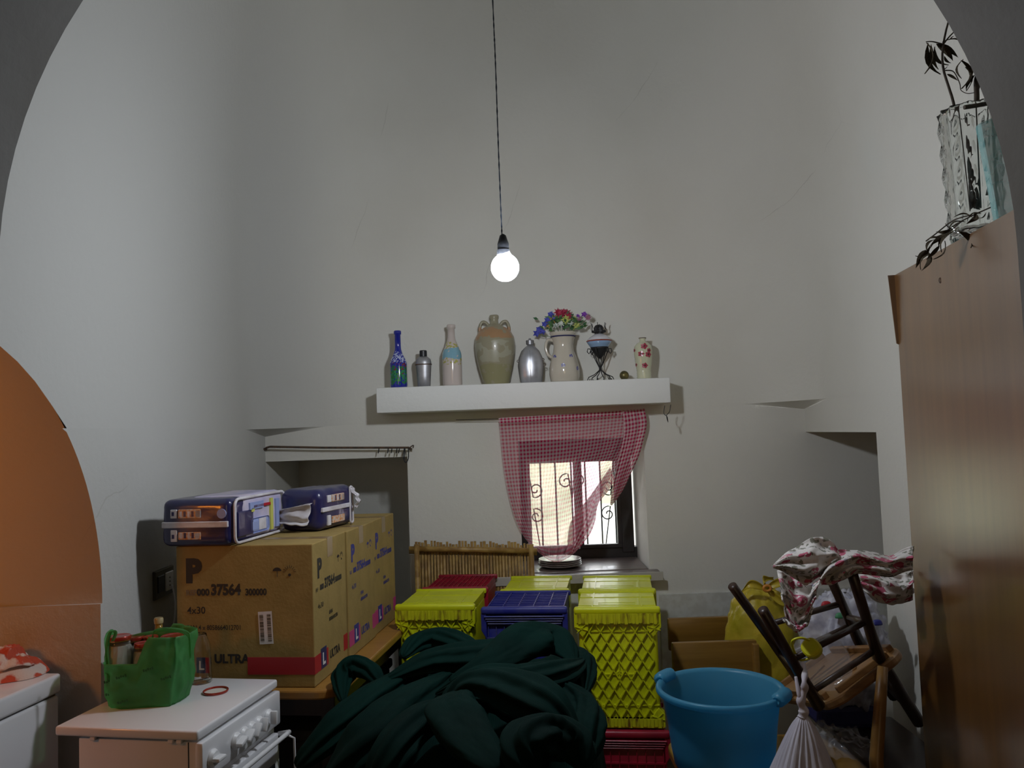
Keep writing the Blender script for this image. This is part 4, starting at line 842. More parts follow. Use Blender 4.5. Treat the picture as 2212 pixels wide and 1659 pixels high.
# turquoise glass container beside the vase
TC = P(2185, 440, 1.72); mt_ = mat('turquoise_glass', (.22, .62, .62), .12, (.36, .72, .72), 14, alpha=.42, coat=.5)
t = thing('turquoise_container', 'flat turquoise glass container with ridges, right of the ribbed vase', 'container', (TC.x, TC.y, WH))
q0 = P(2112, 268, 1.74); q1 = P(2150, 446, 1.74); x0 = q1.x-.012; x1 = x0+.20; dz = q0.z-WH
m = MB(); sk = (q0.x-q1.x)+.012
vs = [(q1.x, 1.73, WH+.001), (q1.x+.17, 1.71, WH+.001), (q1.x+.17, 1.735, WH+.001), (q1.x, 1.755, WH+.001), (q0.x, 1.73, q0.z), (q0.x+.19, 1.71, q0.z+.07), (q0.x+.19, 1.735, q0.z+.07), (q0.x, 1.755, q0.z)]
m.add(vs, [(0,3,2,1),(4,5,6,7),(0,1,5,4),(1,2,6,5),(2,3,7,6),(3,0,4,7)]); m.build('body', mt_, t, bevel=.006)
for f in (.22, .42): 
    a = Vector(vs[4]).lerp(Vector(vs[5]), f)+Vector((0, -.003, .004)); b_ = a+(Vector(vs[0])-Vector(vs[4]))*.30; MB().tube([a, b_], .0042, 8).build('ridge', mt_, t, smooth=True)
MB().rbox(q1.x+.002, q1.x+.168, 1.735, 1.745, WH+.0015, WH+.012, .003, 1).build('base', mt_, t)
# ================================================================ COOKER
SZ = .85; nr = HP(427, 1580, SZ); SA = math.radians(-10.5); SM = Matrix.Translation((nr.x, nr.y, 0)) @ RZ(SA)
sw, sd = .395, .415
t = thing('gas_cooker', 'small white enamelled gas cooker with closed lid, knobs on its right face', 'cooker', nr-Vector((.2, -.2, SZ)))
m = MB().rbox(-sw-.0, 0, 0, sd, SZ-.024, SZ, .006, 3, SM); m.build('lid', MWHITE, t, smooth=2)
MB().rbox(-sw+.058, -.008, .012, sd-.01, .05, SZ-.030, .004, 2, SM).build('body', MWHITE, t, smooth=2)
MB().box(-.034, -.0315, .0112, .013, .05, SZ-.032, SM).build('panel_joint', MBLACK, t)
for x in (-.30, -.085, -.062): MB().rbox(x, x+.016, .004, .014, SZ-.034, SZ-.024, .002, 1, SM).build('hinge', MWHITE, t)
MB().rbox(-.012, .010, .004, sd-.004, SZ-.125, SZ-.030, .006, 2, SM).build('control_panel', MWHITE, t, smooth=2)
kn = [.045, .155, .195, .235, .275, .33]
for k, y in enumerate(kn):
    m = MB(); m.lathe([(.021, 0), (.022, .004), (.018, .010), (.017, .012)], 24, (0, 0, 0)); m.rbox(-.005, .005, -.018, .018, .010, .030, .003, 2)
    Mk = SM @ T(.010, y, SZ-.080) @ Matrix.Rotation(PI/2, 4, 'Y') @ RZ(.3*k); m.v = [Mk @ v for v in m.v]; m.build('knob', MWPL, t, smooth=2)
MB().rbox(-.010, .012, .015, sd-.02, .12, SZ-.145, .005, 2, SM).build('oven_door', MWHITE, t, smooth=2)
MB().rbox(.010, .014, .05, sd-.05, .22, SZ-.22, .003, 1, SM).build('oven_window', MBLACK, t)
m = MB(); m.tube([SM @ Vector(v) for v in ((.010, .03, SZ-.150), (.045, .035, SZ-.142), (.048, .06, SZ-.140), (.048, sd-.05, SZ-.140), (.045, sd-.025, SZ-.142), (.010, sd-.02, SZ-.150))], .007, 10); m.build('door_handle', MWPL, t, smooth=True)
m = MB(); m.tube([SM @ Vector(v) for v in ((.042, sd-.035, SZ-.145), (.058, sd-.02, SZ-.16), (.060, sd-.018, SZ-.40))], .0035, 8); m.build('side_rod', MWPL, t, smooth=True)
for (x, y) in ((-sw+.08, .04), (-.04, .04), (-sw+.08, sd-.04), (-.04, sd-.04)): MB().lathe([(.018, 0), (.018, .01), (.012, .012), (.012, .052)], 14, SM @ Vector((x, y, 0))).build('foot', MBLACK, t)
# jars in a green bag on the cooker ------------------------------------------------
SZT = SZ+.0005
bc = HP(322, 1512, SZT)
MGB = nt('green_bag_film'); mm_, tt, bb = MGB; MGB = mm_
bb.inputs['Base Color'].default_value = (.15, .44, .17, 1); bb.inputs['Roughness'].default_value = .35
tr = N(tt, 'ShaderNodeBsdfTranslucent'); tr.inputs[0].default_value = (.24, .58, .28, 1); tp_ = N(tt, 'ShaderNodeBsdfTransparent'); tp_.inputs[0].default_value = (.45, .85, .5, 1)
x1_ = N(tt, 'ShaderNodeMixShader'); x1_.inputs[0].default_value = .45; tt.links.new(bb.outputs[0], x1_.inputs[1]); tt.links.new(tr.outputs[0], x1_.inputs[2])
x2_ = N(tt, 'ShaderNodeMixShader'); x2_.inputs[0].default_value = .42; tt.links.new(x1_.outputs[0], x2_.inputs[1]); tt.links.new(tp_.outputs[0], x2_.inputs[2]); tt.links.new(x2_.outputs[0], tt.nodes['Material Output'].inputs[0])
tcn = N(tt, 'ShaderNodeTexCoord'); nn = N(tt, 'ShaderNodeTexNoise', i_Scale=28.0, i_Detail=3.0); tt.links.new(tcn.outputs['Object'], nn.inputs['Vector']); bu = N(tt, 'ShaderNodeBump', i_Strength=.7, i_Distance=.01); tt.links.new(nn.outputs[0], bu.inputs['Height']); tt.links.new(bu.outputs[0], bb.inputs['Normal'])
MLID = mat('red_metal_lid', (.36, .03, .015), .25, metal=.3, coat=.5); MGOLD = mat('gold_lid_edge', (.45, .25, .06), .3, metal=.8)
MJAR = mat('jar_glass', (.90, .93, .90), .03, trans=1, ior=1.4); MPAP = mat('white_paper', (.72, .68, .62), .8, (.60, .56, .50), 20)
def jar(px, py, R, hh, label, Y, papers=True):
    c = P(px, py, Y); zt_ = c.z; z0 = SZT+.002; hh = zt_-z0
    j = thing('glass_jar', label, 'jar', (c.x, c.y, z0), 0, 'lidded jars in the green bag')
    MB().lathe([(R*.9, z0), (R, z0+.006), (R, z0+hh*.74), (R*.93, z0+hh*.82), (R*.82, z0+hh*.88), (R*.82, z0+hh-.012)], 28, (c.x, c.y, 0)).build('jar_body', MJAR, j, smooth=True)
    if papers: MB().lathe([(R*.80, z0+.004), (R*.86, z0+hh*.3), (R*.84, z0+hh*.70), (R*.70, z0+hh*.86)], 14, (c.x, c.y, 0), fn=lambda a, z: 1+.08*math.sin(a*5+z*60)).build('paper_inside', MPAP, j)
    MB().lathe([(R*.87, zt_-.013), (R*.90, zt_-.011), (R*.90, zt_-.002), (R*.86, zt_), (R*.80, zt_-.001)], 28, (c.x, c.y, 0)).build('lid', MLID, j, smooth=2)
    MB().lathe([(R*.905, zt_-.012), (R*.908, zt_-.0095)], 28, (c.x, c.y, 0), cap=(False, False)).build('lid_edge', MGOLD, j)
jar(259, 1373, .032, .2, 'tallest jar with red lid at the left of the green bag', bc.y-.005)
jar(292, 1374, .028, .2, 'jar with dark red lid just behind the left one', bc.y+.065)
jar(309, 1388, .026, .2, 'low jar with shiny red lid in the middle of the green bag', bc.y+.005)
jar(326, 1374, .022, .2, 'narrow jar with orange red lid behind the middle one', bc.y+.055)
jar(372, 1372, .034, .2, 'wide jar standing in the right half of the green bag', bc.y+.025)
bag = thing('plastic_bag', 'crumpled green plastic bag full of jars on the white cooker', 'bag', (bc.x, bc.y, SZT))
NB = 96
def bagf(u, v):
    a = u*2*PI; ca, sa = math.cos(a), math.sin(a); e = .62
    rx = .108*(abs(ca)**e)*(1 if ca > 0 else -1); ry = .075*(abs(sa)**e)*(1 if sa > 0 else -1)
    grow = .90+.13*math.sin(min(1, v*1.4)*PI/2); front = max(0, -sa)
    top = .118+.075*max(0, ca-.0)**.8*(1 if ca > 0 else 0)+.070*max(0, (-ca-.90)/.1)+.05*max(0, sa)
    if ca > .02: top = .118+.070*min(1, (ca-.02)/.06)*(1-.15*max(0, ca))
    n = noise.noise(Vector((ca*1.8, sa*1.8, v*2.2)))*.010+noise.noise(Vector((ca*5, sa*5, v*6+3)))*.006
    r = 1+n/.1; z = top*v
    return (bc.x+.004+rx*grow*r, bc.y+ry*grow*r, SZT+.001+z+(0 if v > .04 else 0))
m = MB(); m.grid(bagf, NB, 26); n0 = len(m.v); m.add([(bc.x, bc.y, SZT+.0008)], []); m.f += [(i+1, i, n0) for i in range(NB)]
m.build('bag_body', MGB, bag, smooth=True, solid=.0006)
for (pts, w) in (([(236,1470),(233,1430),(231,1400),(236,1370),(244,1363),(250,1368),(244,1385)], .009), ([(330,1378),(332,1366),(350,1360),(385,1362),(405,1370),(410,1385),(412,1420)], .010)):
    c = curve([P(x, y, bc.y-.062) for x, y in pts], 30)
    m = MB(); m.grid(lambda u, v: c[int(round(u*29))]+Vector(((v-.5)*w*(1 if w < .0095 else .4), -.002*math.sin(v*PI*2+u*9), (v-.5)*w*(0.2 if w < .0095 else 1.1))), 29, 4); m.build('handle_loop', MGB, bag, smooth=True, solid=.0012)
mpr = mat('dark_green_print', (.012, .10, .03), .6)
random.seed(2)
def onbag(u, v): 
    p = Vector(bagf(u, v)); q = Vector(bagf(u+.004, v)); r = Vector(bagf(u, v+.02)); nrm = (q-p).cross(r-p).normalized(); return p+nrm*.0014, (q-p).normalized(), (r-p).normalized(), nrm
for (word, u, v, sz) in (('ECO', .60, .56, .010), ('BIO', .70, .70, .010), ('BAG', .76, .60, .012), ('BIO', .62, .30, .010), ('ECO', .82, .40, .009), ('BIO', .70, .14, .010)):
    p, tx, tz, nn_ = onbag(u, v); 
    if nn_.y > 0: nn_ = -nn_
    p = p+Vector((0, -.006, 0)); M_ = Matrix.Translation(p-Vector((bc.x, bc.y, SZT))) @ FRONT @ RZ(.28)
    m = MB()
    for k in range(5):
        z_ = k*.006; m.box(z_, z_+.0042, -.002-.001*math.sin(k*2), .0035+.001*math.cos(k*3), -.0004, .0002, M_)
    m.build('bag_print', mpr, bag, local=True); bpy.data.objects[-1] if False else None
# empty jar, loose lid, oil bottle
j0 = HP(434, 1473, SZT); t = thing('glass_jar', 'empty upturned clear glass jar beside the green bag', 'jar', j0)
R_, h_ = .031, P(434, 1368, j0.y).z-SZT
MB().lathe([(R_*1.02, SZT+.0005), (R_*1.0, SZT+.006), (R_*.98, SZT+h_*.45), (R_*.9, SZT+h_*.75), (R_*.62, SZT+h_*.93), (R_*.55, SZT+h_*.99), (R_*.50, SZT+h_), (R_*.50, SZT+h_-.003), (R_*.58, SZT+h_*.91), (R_*.86, SZT+h_*.73), (R_*.94, SZT+h_*.45), (R_*.96, SZT+.006)], 32, (j0.x, j0.y, 0), cap=(True, False)).build('jar_body', MJAR, t, smooth=True)
MB().lathe([(R_*.3, SZT+h_+.0002), (R_*.5, SZT+h_+.0012)], 20, (j0.x, j0.y, 0)).build('jar_base', MJAR, t)
l0 = HP(466, 1495, SZT); t = thing('jar_lid', 'loose red rimmed jar lid lying on the cooker beside the upturned jar', 'lid', l0)
MB().lathe([(.0335, SZT), (.0345, SZT+.002), (.0345, SZT+.006), (.033, SZT+.007), (.0315, SZT+.006), (.031, SZT+.002)], 36, (l0.x, l0.y, 0), cap=(False, False)).build('rim', MLID, t, smooth=True)
MB().lathe([(.0001, SZT+.001), (.0315, SZT+.0015)], 36, (l0.x, l0.y, 0), cap=(True, False)).build('inner_face', mat('cream_lid_lining', (.66, .62, .55), .4), t)
o0 = P(343, 1358, 2.37); t = thing('oil_bottle', 'amber glass bottle neck showing behind the green bag', 'bottle', (o0.x, 2.37, SZT)); MAM = mat('amber_glass', (.62, .38, .08), .08, trans=.7, ior=1.45)
zt_ = P(343, 1334, 2.37).z; MB().lathe([(.022, SZT), (.024, SZT+.004), (.024, SZT+(zt_-SZT)*.62), (.011, SZT+(zt_-SZT)*.80), (.010, zt_-.012)], 24, (o0.x, 2.37, 0)).build('body', MAM, t, smooth=True)
MB().lathe([(.0125, zt_-.016), (.013, zt_-.004), (.011, zt_)], 20, (o0.x, 2.37, 0)).build('stopper', mat('clear_stopper', (.8, .7, .4), .1, trans=.6), t, smooth=2)
# ================================================================ WHITE CHEST IN THE ARCHWAY
FZ = .93; fc = HP(133, 1453, FZ); FM_ = Matrix.Translation((fc.x, fc.y, 0)) @ RZ(math.radians(-8))
t = thing('chest_freezer', 'white chest freezer in the archway at the lower left corner', 'freezer', fc-Vector((.3, .3, FZ)))
MB().rbox(-.60, 0, -.80, 0, FZ-.052, FZ, .008, 3, FM_).build('lid', MWHITE, t, smooth=2)
MB().rbox(-.59, -.004, -.79, -.004, .03, FZ-.058, .008, 3, FM_).build('body', MWHITE, t, smooth=2)
MB().rbox(-.585, -.010, -.785, -.010, FZ-.059, FZ-.051, .002, 1, FM_).build('lid_seal', mat('grey_seal', (.12, .12, .12), .7), t)
for (x, y) in ((-.54, -.74), (-.05, -.74), (-.54, -.05), (-.05, -.05)): MB().lathe([(.02, 0), (.016, .032)], 14, FM_ @ Vector((x, y, 0))).build('foot', MBLACK, t)
MCL = mat('red_patterned_cloth', (.50, .07, .03), .85, (.62, .52, .46), 22, amt=(.48, .56), bump=.4, bscale=200)
q = HP(28, 1458, FZ); t = thing('folded_cloth', 'crumpled orange red and white cloth on the white freezer', 'cloth', (q.x, q.y, FZ))
def cl(u, v):
    a = u*2*PI; r = 1-v; x = math.cos(a)*r; y = math.sin(a)*r; hgt = .062*(1-r**2.2)*(1+.30*noise.noise(Vector((x*2.2, y*2.2, 1)))+.22*abs(noise.noise(Vector((x*5, y*5, 4)))))
    k = 1+.12*noise.noise(Vector((math.cos(a)*1.3, math.sin(a)*1.3, 7))); return Vector((q.x+x*.088*k, q.y+y*.085*k, FZ+.001+hgt*(1.2 if x < .1 else .9)))
m = MB().grid(cl, 64, 24); m.build('cloth', MCL, t, smooth=True)
m = MB().grid(lambda u, v: cl(u, .25+v*.3)+Vector((-.015+.02*u, -.01, .008+.004*math.sin(u*30))), 40, 5); m.build('cloth_fold', MCL, t, smooth=True, solid=.002)
# ================================================================ BLUE TUB ON LOW TABLE
MTUB = mat('blue_tub_plastic', (.09, .37, .55), .38, (.08, .34, .51), 5, coat=.1)
_t = MTUB.node_tree; _tr = N(_t, 'ShaderNodeBsdfTranslucent'); _tr.inputs[0].default_value = (.12, .50, .74, 1); _mx = N(_t, 'ShaderNodeMixShader'); _mx.inputs[0].default_value = .5
_t.links.new(_t.nodes['Principled BSDF'].outputs[0], _mx.inputs[1]); _t.links.new(_tr.outputs[0], _mx.inputs[2]); _t.links.new(_mx.outputs[0], _t.nodes['Material Output'].inputs[0])
rt_ = P(1555, 1481, 2.45); R1 = (P(1692, 1478, 2.45).x-P(1418, 1480, 2.45).x)/2; zr = rt_.z; zb = .545; TCX, TCY = rt_.x, 2.45
t = thing('plastic_tub', 'large round sky blue plastic tub with two grip handles', 'tub', (TCX, TCY, zb)); hh = zr-zb
pr = [(.66, .004), (.72, .0), (.76, .01), (.80, .25*hh), (.84, .55*hh), (.90, hh-.030), (.905, hh-.022), (.97, hh-.020), (1.0, hh-.014), (1.0, hh-.004), (.98, hh), (.93, hh-.001), (.90, hh-.010), (.80, .45*hh), (.73, .014), (.60, .010)]
MB().lathe([(r*R1, zb+z) for r, z in pr], 72, (TCX, TCY, 0)).build('tub_body', MTUB, t, smooth=True)
for a in (math.radians(140), math.radians(-36)):
    m = MB()
    def hf_(u, v):
        aa = a+(u-.5)*.46; k = v*2*PI; bulge = .5+.5*min(1, math.sin(PI*u)*3); rr = R1*(.985)+.021*bulge*math.cos(k); return (TCX+rr*math.cos(aa), TCY+rr*math.sin(aa), zr-.004+.020*bulge*math.sin(k))
    m.grid(hf_, 20, 12); n = len(m.v); m.f += [tuple(range(0, 0+21*13, 21))[:12][::-1], tuple(range(20, 20+21*13, 21))[:12]]; m.build('grip', MTUB, t, smooth=True)
LT = .543
t = thing('low_table', 'low wooden table with rounded corners under the blue tub', 'table', (.75, 2.6, 0))
a = HP(1440, 1652, LT); xa = a.x+.03
slab(MB(), rounded(xa, .985, 2.23, 2.68, .08), LT-.03, LT).build('table_top', MBENCH, t, bevel=.006)
for (x, y) in ((xa+.06, 2.30), (.93, 2.30), (xa+.06, 2.62), (.93, 2.62)): MB().rbox(x-.02, x+.02, y-.02, y+.02, 0, LT-.03, .004, 1).build('leg', MBENCH, t)
m = MB().box(xa+.06, .93, 2.29, 2.31, LT-.09, LT-.03).build('apron', MBENCH, t); MB().box(xa+.06, .93, 2.61, 2.63, LT-.09, LT-.03).build('apron', MBENCH, t)
# wooden bench behind
t = thing('wooden_bench', 'honey coloured wooden bench with two stepped back boards behind the blue tub', 'bench', (.85, 3.3, 0))
a, b_ = P(1425, 1337, 3.55), P(1640, 1330, 3.55); MB().rbox(.635, b_.x, 3.55, 3.575, .58, (a.z+b_.z)/2, .006, 2).build('rear_board', MBENCH, t, smooth=2)
c, d = P(1420, 1390, 3.22), P(1635, 1384, 3.22); zc = (c.z+d.z)/2
MB().rbox(.588, d.x, 3.22, 3.245, .42, zc, .006, 2).build('front_board', MBENCH, t, smooth=2)
MB().rbox(d.x-.022, d.x+.003, 3.20, 3.58, .0, zc-.01, .005, 2).build('end_panel', MBENCH, t, smooth=2)
MB().rbox(.65, .67, 3.26, 3.54, .0, .40, .005, 2).build('leg_board', MBENCH, t, smooth=2)
MB().box(.635, d.x-.022, 3.245, 3.55, .40, .425).build('seat', MBENCH, t, bevel=.003)
# yellow bag ---------------------------------------------------------------
def film(name, c, alpha, rough=.35, c2=None, sc=20, bs=26, bst=.8):
    m = mat(name, c, rough, c2 or tuple(v*.75 for v in c), sc, bump=bst, bscale=bs, alpha=alpha); return m
MYB = film('yellow_bag_film', (.56, .41, .035), 1, .4, (.42, .34, .02), 9)
def blob(name, par, m_, c, rx, ry, rz_, z0, seed, amp=.12, top=None, n=48, pinch=0, solid=0, cr=.05, fr=2.0):
    def f(u, v):
        a = u*2*PI; th = (v-.5)*PI*.98; r = math.cos(th)**.6 if abs(th) < PI/2 else 0; z = math.sin(th)
        d = 1+amp*noise.noise(Vector((math.cos(a)*r*fr, math.sin(a)*r*fr, z*fr+seed)))+cr*abs(noise.noise(Vector((math.cos(a)*r*6, math.sin(a)*r*6, z*5+seed))))-cr*.3
        if pinch and z > 0: r *= 1-pinch*z
        zz = c[2]+rz_*z*d; return Vector((c[0]+rx*r*math.cos(a)*d, c[1]+ry*r*math.sin(a)*d, max(z0, zz)))
    return MB().grid(f, n, n//2).build(name, m_, par, smooth=True, solid=solid)
yc = P(1645, 1345, 3.36); t = thing('plastic_bag', 'full yellow plastic bag tied at the top, on the wooden bench against the wall', 'bag', (yc.x, 3.36, .43))
blob('bag_body', t, MYB, (yc.x, 3.36, .645), .150, .105, .225, .428, 4, .10, cr=.10, n=80)
for k, (p0, p1, p2) in enumerate((((1655,1268),(1650,1252),(1672,1250)), ((1658,1270),(1690,1258),(1725,1278)), ((1655,1270),(1690,1300),(1735,1300)), ((1650,1270),(1620,1262),(1598,1285)))):
    c_ = curve([P(*p0, 3.25), P(*p1, 3.24), P(*p2, 3.27)], 14); MB().grid(lambda u, v: c_[int(round(u*13))]+Vector((0, .01*math.sin(v*PI), (v-.5)*.034*math.sin(PI*min(.9, u+.15)))), 13, 5).build('knot_end', MYB, t, smooth=True, solid=.0015)
MB().tube([P(1657, 1271, 3.235)+Vector((.014*math.cos(a), 0, .011*math.sin(a))) for a in [k*PI/6 for k in range(12)]], .006, 7, closed=True).build('knot', mat('orange_tie', (.55, .22, .03), .4), t, smooth=True)
# ================================================================ CHAIRS
def beam(par, name, a, b_, r, mm, n=10, r2=None, sq=False): return MB().tube([a, a.lerp(b_, .5), b_], [r, r, r2 or r], n).build(name, mm, par, smooth=True if not sq else False)
LA0, LA1 = P(1582, 1266, 2.48), P(1732, 1474, 2.72); LB0, LB1 = P(1648, 1318, 2.15), P(1768, 1524, 2.34)
LC0, LC1 = P(1790, 1240, 2.56), P(1855, 1385, 2.74); LD0, LD1 = P(1841, 1240, 2.22), P(1900, 1425, 2.38); LD2 = P(1985, 1560, 2.50)
t = thing('dark_chair', 'dark stained chair turned upside down with legs in the air, woven seat facing us', 'chair', (LD1.x, 2.5, .6))
for n_, (a, b_) in enumerate(((LA0, LA1), (LB0, LB1), (LC0, LC1), (LD0, LD1))): beam(t, 'leg', a, b_, .0145, MDARKW, 12, .0185)
ub = (LD2-LD1).normalized(); beam(t, 'back_post', LD1, LD2, .0185, MDARKW, 12); beam(t, 'back_post', LC1, LC1+ub*(LD2-LD1).length, .0185, MDARKW, 12)
for s in (.55, .95): beam(t, 'back_rail', LD1+ub*.25*s, LC1+ub*.25*s, .011, MDARKW)
def on(a, b_, f): return a.lerp(b_, f)
for fa, fb in ((.45, .48), (.80, .82)): beam(t, 'stretcher', on(LB0, LB1, fa+.05), on(LD0, LD1, fb+.05), .0095, MDARKW)
for fa, fb in ((.40, .42), (.72, .75)): beam(t, 'stretcher', on(LA0, LA1, fa), on(LC0, LC1, fb), .0095, MDARKW)
beam(t, 'stretcher', on(LA0, LA1, .68), on(LB0, LB1, .66), .0095, MDARKW); beam(t, 'stretcher', on(LC0, LC1, .62), on(LD0, LD1, .55), .0095, MDARKW)
MSEAT = wood('worn_seat_wood', (.27, .135, .04), (.17, .08, .025), .45, 0)
nrm = ((LD1-LB1).cross(LA1-LB1)).normalized(); 
legd = (LB1-LB0).normalized()
if nrm.dot(legd) < 0: nrm = -nrm
cen = (LA1+LB1+LC1+LD1)/4; e1 = (LD1-LB1+LC1-LA1).normalized(); e2 = nrm.cross(e1).normalized()
if e2.dot(LA1-LB1) < 0: e2 = -e2
l1 = ((LD1-LB1).length+(LC1-LA1).length)/4+.025; l2 = ((LA1-LB1).length+(LC1-LD1).length)/4*.95+.02
cen = cen+e2*l2*.42; l2 *= 1.42
SMx = Matrix((e1, e2, nrm)).transposed().to_4x4(); SMx.translation = cen+nrm*.012
slab(MB(), rounded(-l1, l1, -l2, l2, .07), -.004, .024, SMx).build('seat', MSEAT, t, bevel=.008)
for (b4) in ((-l1+.05, l1-.05, -l2+.012, -l2+.03), (-l1+.05, l1-.05, l2-.03, l2-.012), (-l1+.012, -l1+.03, -l2+.05, l2-.05), (l1-.03, l1-.012, -l2+.05, l2-.05)):
    MB().box(*b4, -.022, -.003, SMx).build('seat_rail', MSEAT, t, bevel=.003)
for s in (-1, 1): MB().box(-l1*.7, l1*.7, s*l2*.4-.012, s*l2*.4+.012, -.010, -.003, SMx @ RZ(.5*s)).build('seat_brace', MSEAT, t, bevel=.002)
# light wooden chair under it: standing on the floor
t = thing('light_chair', 'light orange wood chair standing underneath the upturned dark chair', 'chair', (1.02, 2.60, 0))
p0 = P(1907, 1440, 2.33); p1 = P(1893, 1640, 2.27); xx = p1.x
MB().tube([(p1.x-.02, 2.22, 0), p1, p0.lerp(p1, .4), p0], [.019, .0185, .0165, .014], 12).build('leg', MCHAIR2, t, smooth=True)
for (x, y, h) in ((1.30, 2.50, .9), (1.14, 3.02, .43), (1.33, 3.02, .43)): MB().tube([(x, y, 0), (x, y, h*.5), (x, y, h)], [.017, .018, .015], 12).build('leg', MCHAIR2, t, smooth=True)
MB().rbox(1.09, 1.35, 2.44, 3.05, .43, .455, .01, 2).build('seat', MDARKW, t, smooth=2)
for z in (.22, .34): MB().tube([(1.14, 3.02, z), (1.33, 3.02, z)], .010, 8).build('stretcher', MCHAIR2, t)
# ================================================================ FLORAL CLOTH
m_, tt, bb = nt('floral_cotton'); tc = N(tt, 'ShaderNodeTexCoord')
def vor(sc, feat='F1'):
    v = N(tt, 'ShaderNodeTexVoronoi', feature=feat, i_Scale=sc); w = N(tt, 'ShaderNodeTexNoise', i_Scale=18.0, i_Detail=2.0); tt.links.new(tc.outputs['Object'], w.inputs['Vector'])
    tt.links.new(mix(tt, .06, tc.outputs['Object'], w.outputs['Color'], 'ADD'), v.inputs['Vector']); return v
def lt(sock, th, op='LESS_THAN'):
    n = N(tt, 'ShaderNodeMath', operation=op); n.inputs[1].default_value = th; tt.links.new(sock, n.inputs[0]); return n.outputs[0]
def mul(a, b_):
    n = N(tt, 'ShaderNodeMath', operation='MULTIPLY'); tt.links.new(a, n.inputs[0]); tt.links.new(b_, n.inputs[1]); return n.outputs[0]
c = (.60, .575, .55, 1)
v1 = vor(55); g = N(tt, 'ShaderNodeTexNoise', i_Scale=14.0, i_Detail=2.0); tt.links.new(tc.outputs['Object'], g.inputs['Vector'])
c = mix(tt, mul(lt(v1.outputs['Distance'], .46), lt(g.outputs[0], .46, 'GREATER_THAN')), c, (.19, .19, .15, 1))
v2 = vor(38); c = mix(tt, mul(lt(v2.outputs['Distance'], .30), lt(g.outputs[0], .47)), c, (.33, .32, .38, 1))
v3 = vor(21); rs = N(tt, 'ShaderNodeSeparateXYZ'); tt.links.new(v3.outputs['Color'], rs.inputs[0])
c = mix(tt, mul(lt(v3.outputs['Distance'], .46), lt(rs.outputs[0], .30, 'GREATER_THAN')), c, (.42, .09, .15, 1))
c = mix(tt, mul(lt(v3.outputs['Distance'], .20), lt(rs.outputs[0], .30, 'GREATER_THAN')), c, (.62, .40, .42, 1))
wv = N(tt, 'ShaderNodeTexNoise', i_Scale=90.0, i_Detail=1.0); tt.links.new(tc.outputs['Object'], wv.inputs['Vector']); c = mix(tt, mul(lt(wv.outputs[0], .60, 'GREATER_THAN'), lt(g.outputs[0], .4, 'GREATER_THAN')), c, (.66, .62, .60, 1))
tt.links.new(c, bb.inputs['Base Color']); bb.inputs['Roughness'].default_value = .85; MFLO = m_
t = thing('floral_cloth', 'white cloth with pink roses bunched over the legs of the upturned chair', 'cloth', P(1790, 1230, 2.4))
def clothstrip(top, bot, Yf, nm, seed, fold=.012, nu=80, nv=40, k=5):
    def f(u, v):
        a = interp(top, u); b2 = interp(bot, u); px = a[0]+(b2[0]-a[0])*v; py = a[1]+(b2[1]-a[1])*v
        Y = Yf(u, v)+fold*math.sin(v*k*PI+2*math.sin(u*5+seed))+.02*noise.noise(Vector((u*5, v*4, seed)))-.045*math.sin(PI*v)
        return P(px, py+3*noise.noise(Vector((u*6, v*5, seed+9))), Y)
    return MB().grid(f, nu, nv).build(nm, MFLO, t, smooth=True, solid=.004, offset=1)
clothstrip([(1668,1222),(1690,1200),(1720,1182),(1752,1162),(1778,1160),(1800,1172),(1812,1195)], [(1672,1226),(1700,1240),(1730,1258),(1750,1260),(1772,1245),(1795,1228),(1815,1212)], lambda u, v: 2.24-.03*v, 'cloth_hump', 1)
clothstrip([(1770,1240),(1790,1200),(1812,1188),(1850,1188),(1885,1192),(1920,1200),(1945,1190),(1972,1180)], [(1776,1262),(1795,1264),(1820,1255),(1850,1240),(1885,1244),(1920,1246),(1945,1240),(1972,1232)], lambda u, v: 2.22-.02*v, 'cloth_roll', 5, .016, k=4)
clothstrip([(1678,1232),(1705,1244),(1730,1256),(1752,1262),(1772,1252)], [(1700,1335),(1708,1350),(1722,1362),(1742,1350),(1752,1320)], lambda u, v: 2.30, 'hanging_corner', 9, .012)
clothstrip([(1850,1236),(1885,1240),(1920,1243),(1950,1240),(1972,1232)], [(1865,1275),(1890,1298),(1920,1306),(1950,1303),(1972,1296)], lambda u, v: 2.33, 'hanging_flap', 13, .008)
clothstrip([(1690,1335),(1710,1345),(1730,1352),(1745,1345)], [(1705,1352),(1718,1364),(1730,1362),(1738,1352)], lambda u, v: 2.27, 'hanging_tip', 17, .006)
# ================================================================ CLEAR AND WHITE BAGS
MCLR = mat('clear_film', (.70, .72, .76), .12, (.55, .57, .62), 14, alpha=.17, bump=1, bscale=30, coat=.6); MWB = film('white_bag_film', (.52, .52, .58), .92, .4, (.36, .36, .44), 26)
wb = P(1826, 1345, 2.98); t = thing('bag_of_bottles', 'pale crumpled plastic bag bulging behind the upturned chair under the cloth', 'bag', (wb.x, 2.98, .5))
blob('bag_body', t, MWB, (wb.x, 2.99, .72), .15, .12, .20, .46, 21, .16, cr=.22, n=90, fr=2.6)
MB().rbox(wb.x-.13, wb.x+.10, 2.92, 3.10, .456, .54, .02, 2).build('contents', MNAVY, t)
for (px, py, mm__) in ((1785, 1305, MRED), (1895, 1345, MBLU), (1862, 1390, MNAVY), (1815, 1330, mat('green_print', (.06, .25, .12), .5))):
    c_ = P(px, py, 2.86); MB().lathe([(.018, 0), (.019, .004), (.015, .014), (.008, .018)], 14, c_-Vector((0, 0, .008)), sy=.5, fn=lambda a, z: 1+.1*math.sin(a*7)).build('printed_mark', mm__, t, smooth=True)
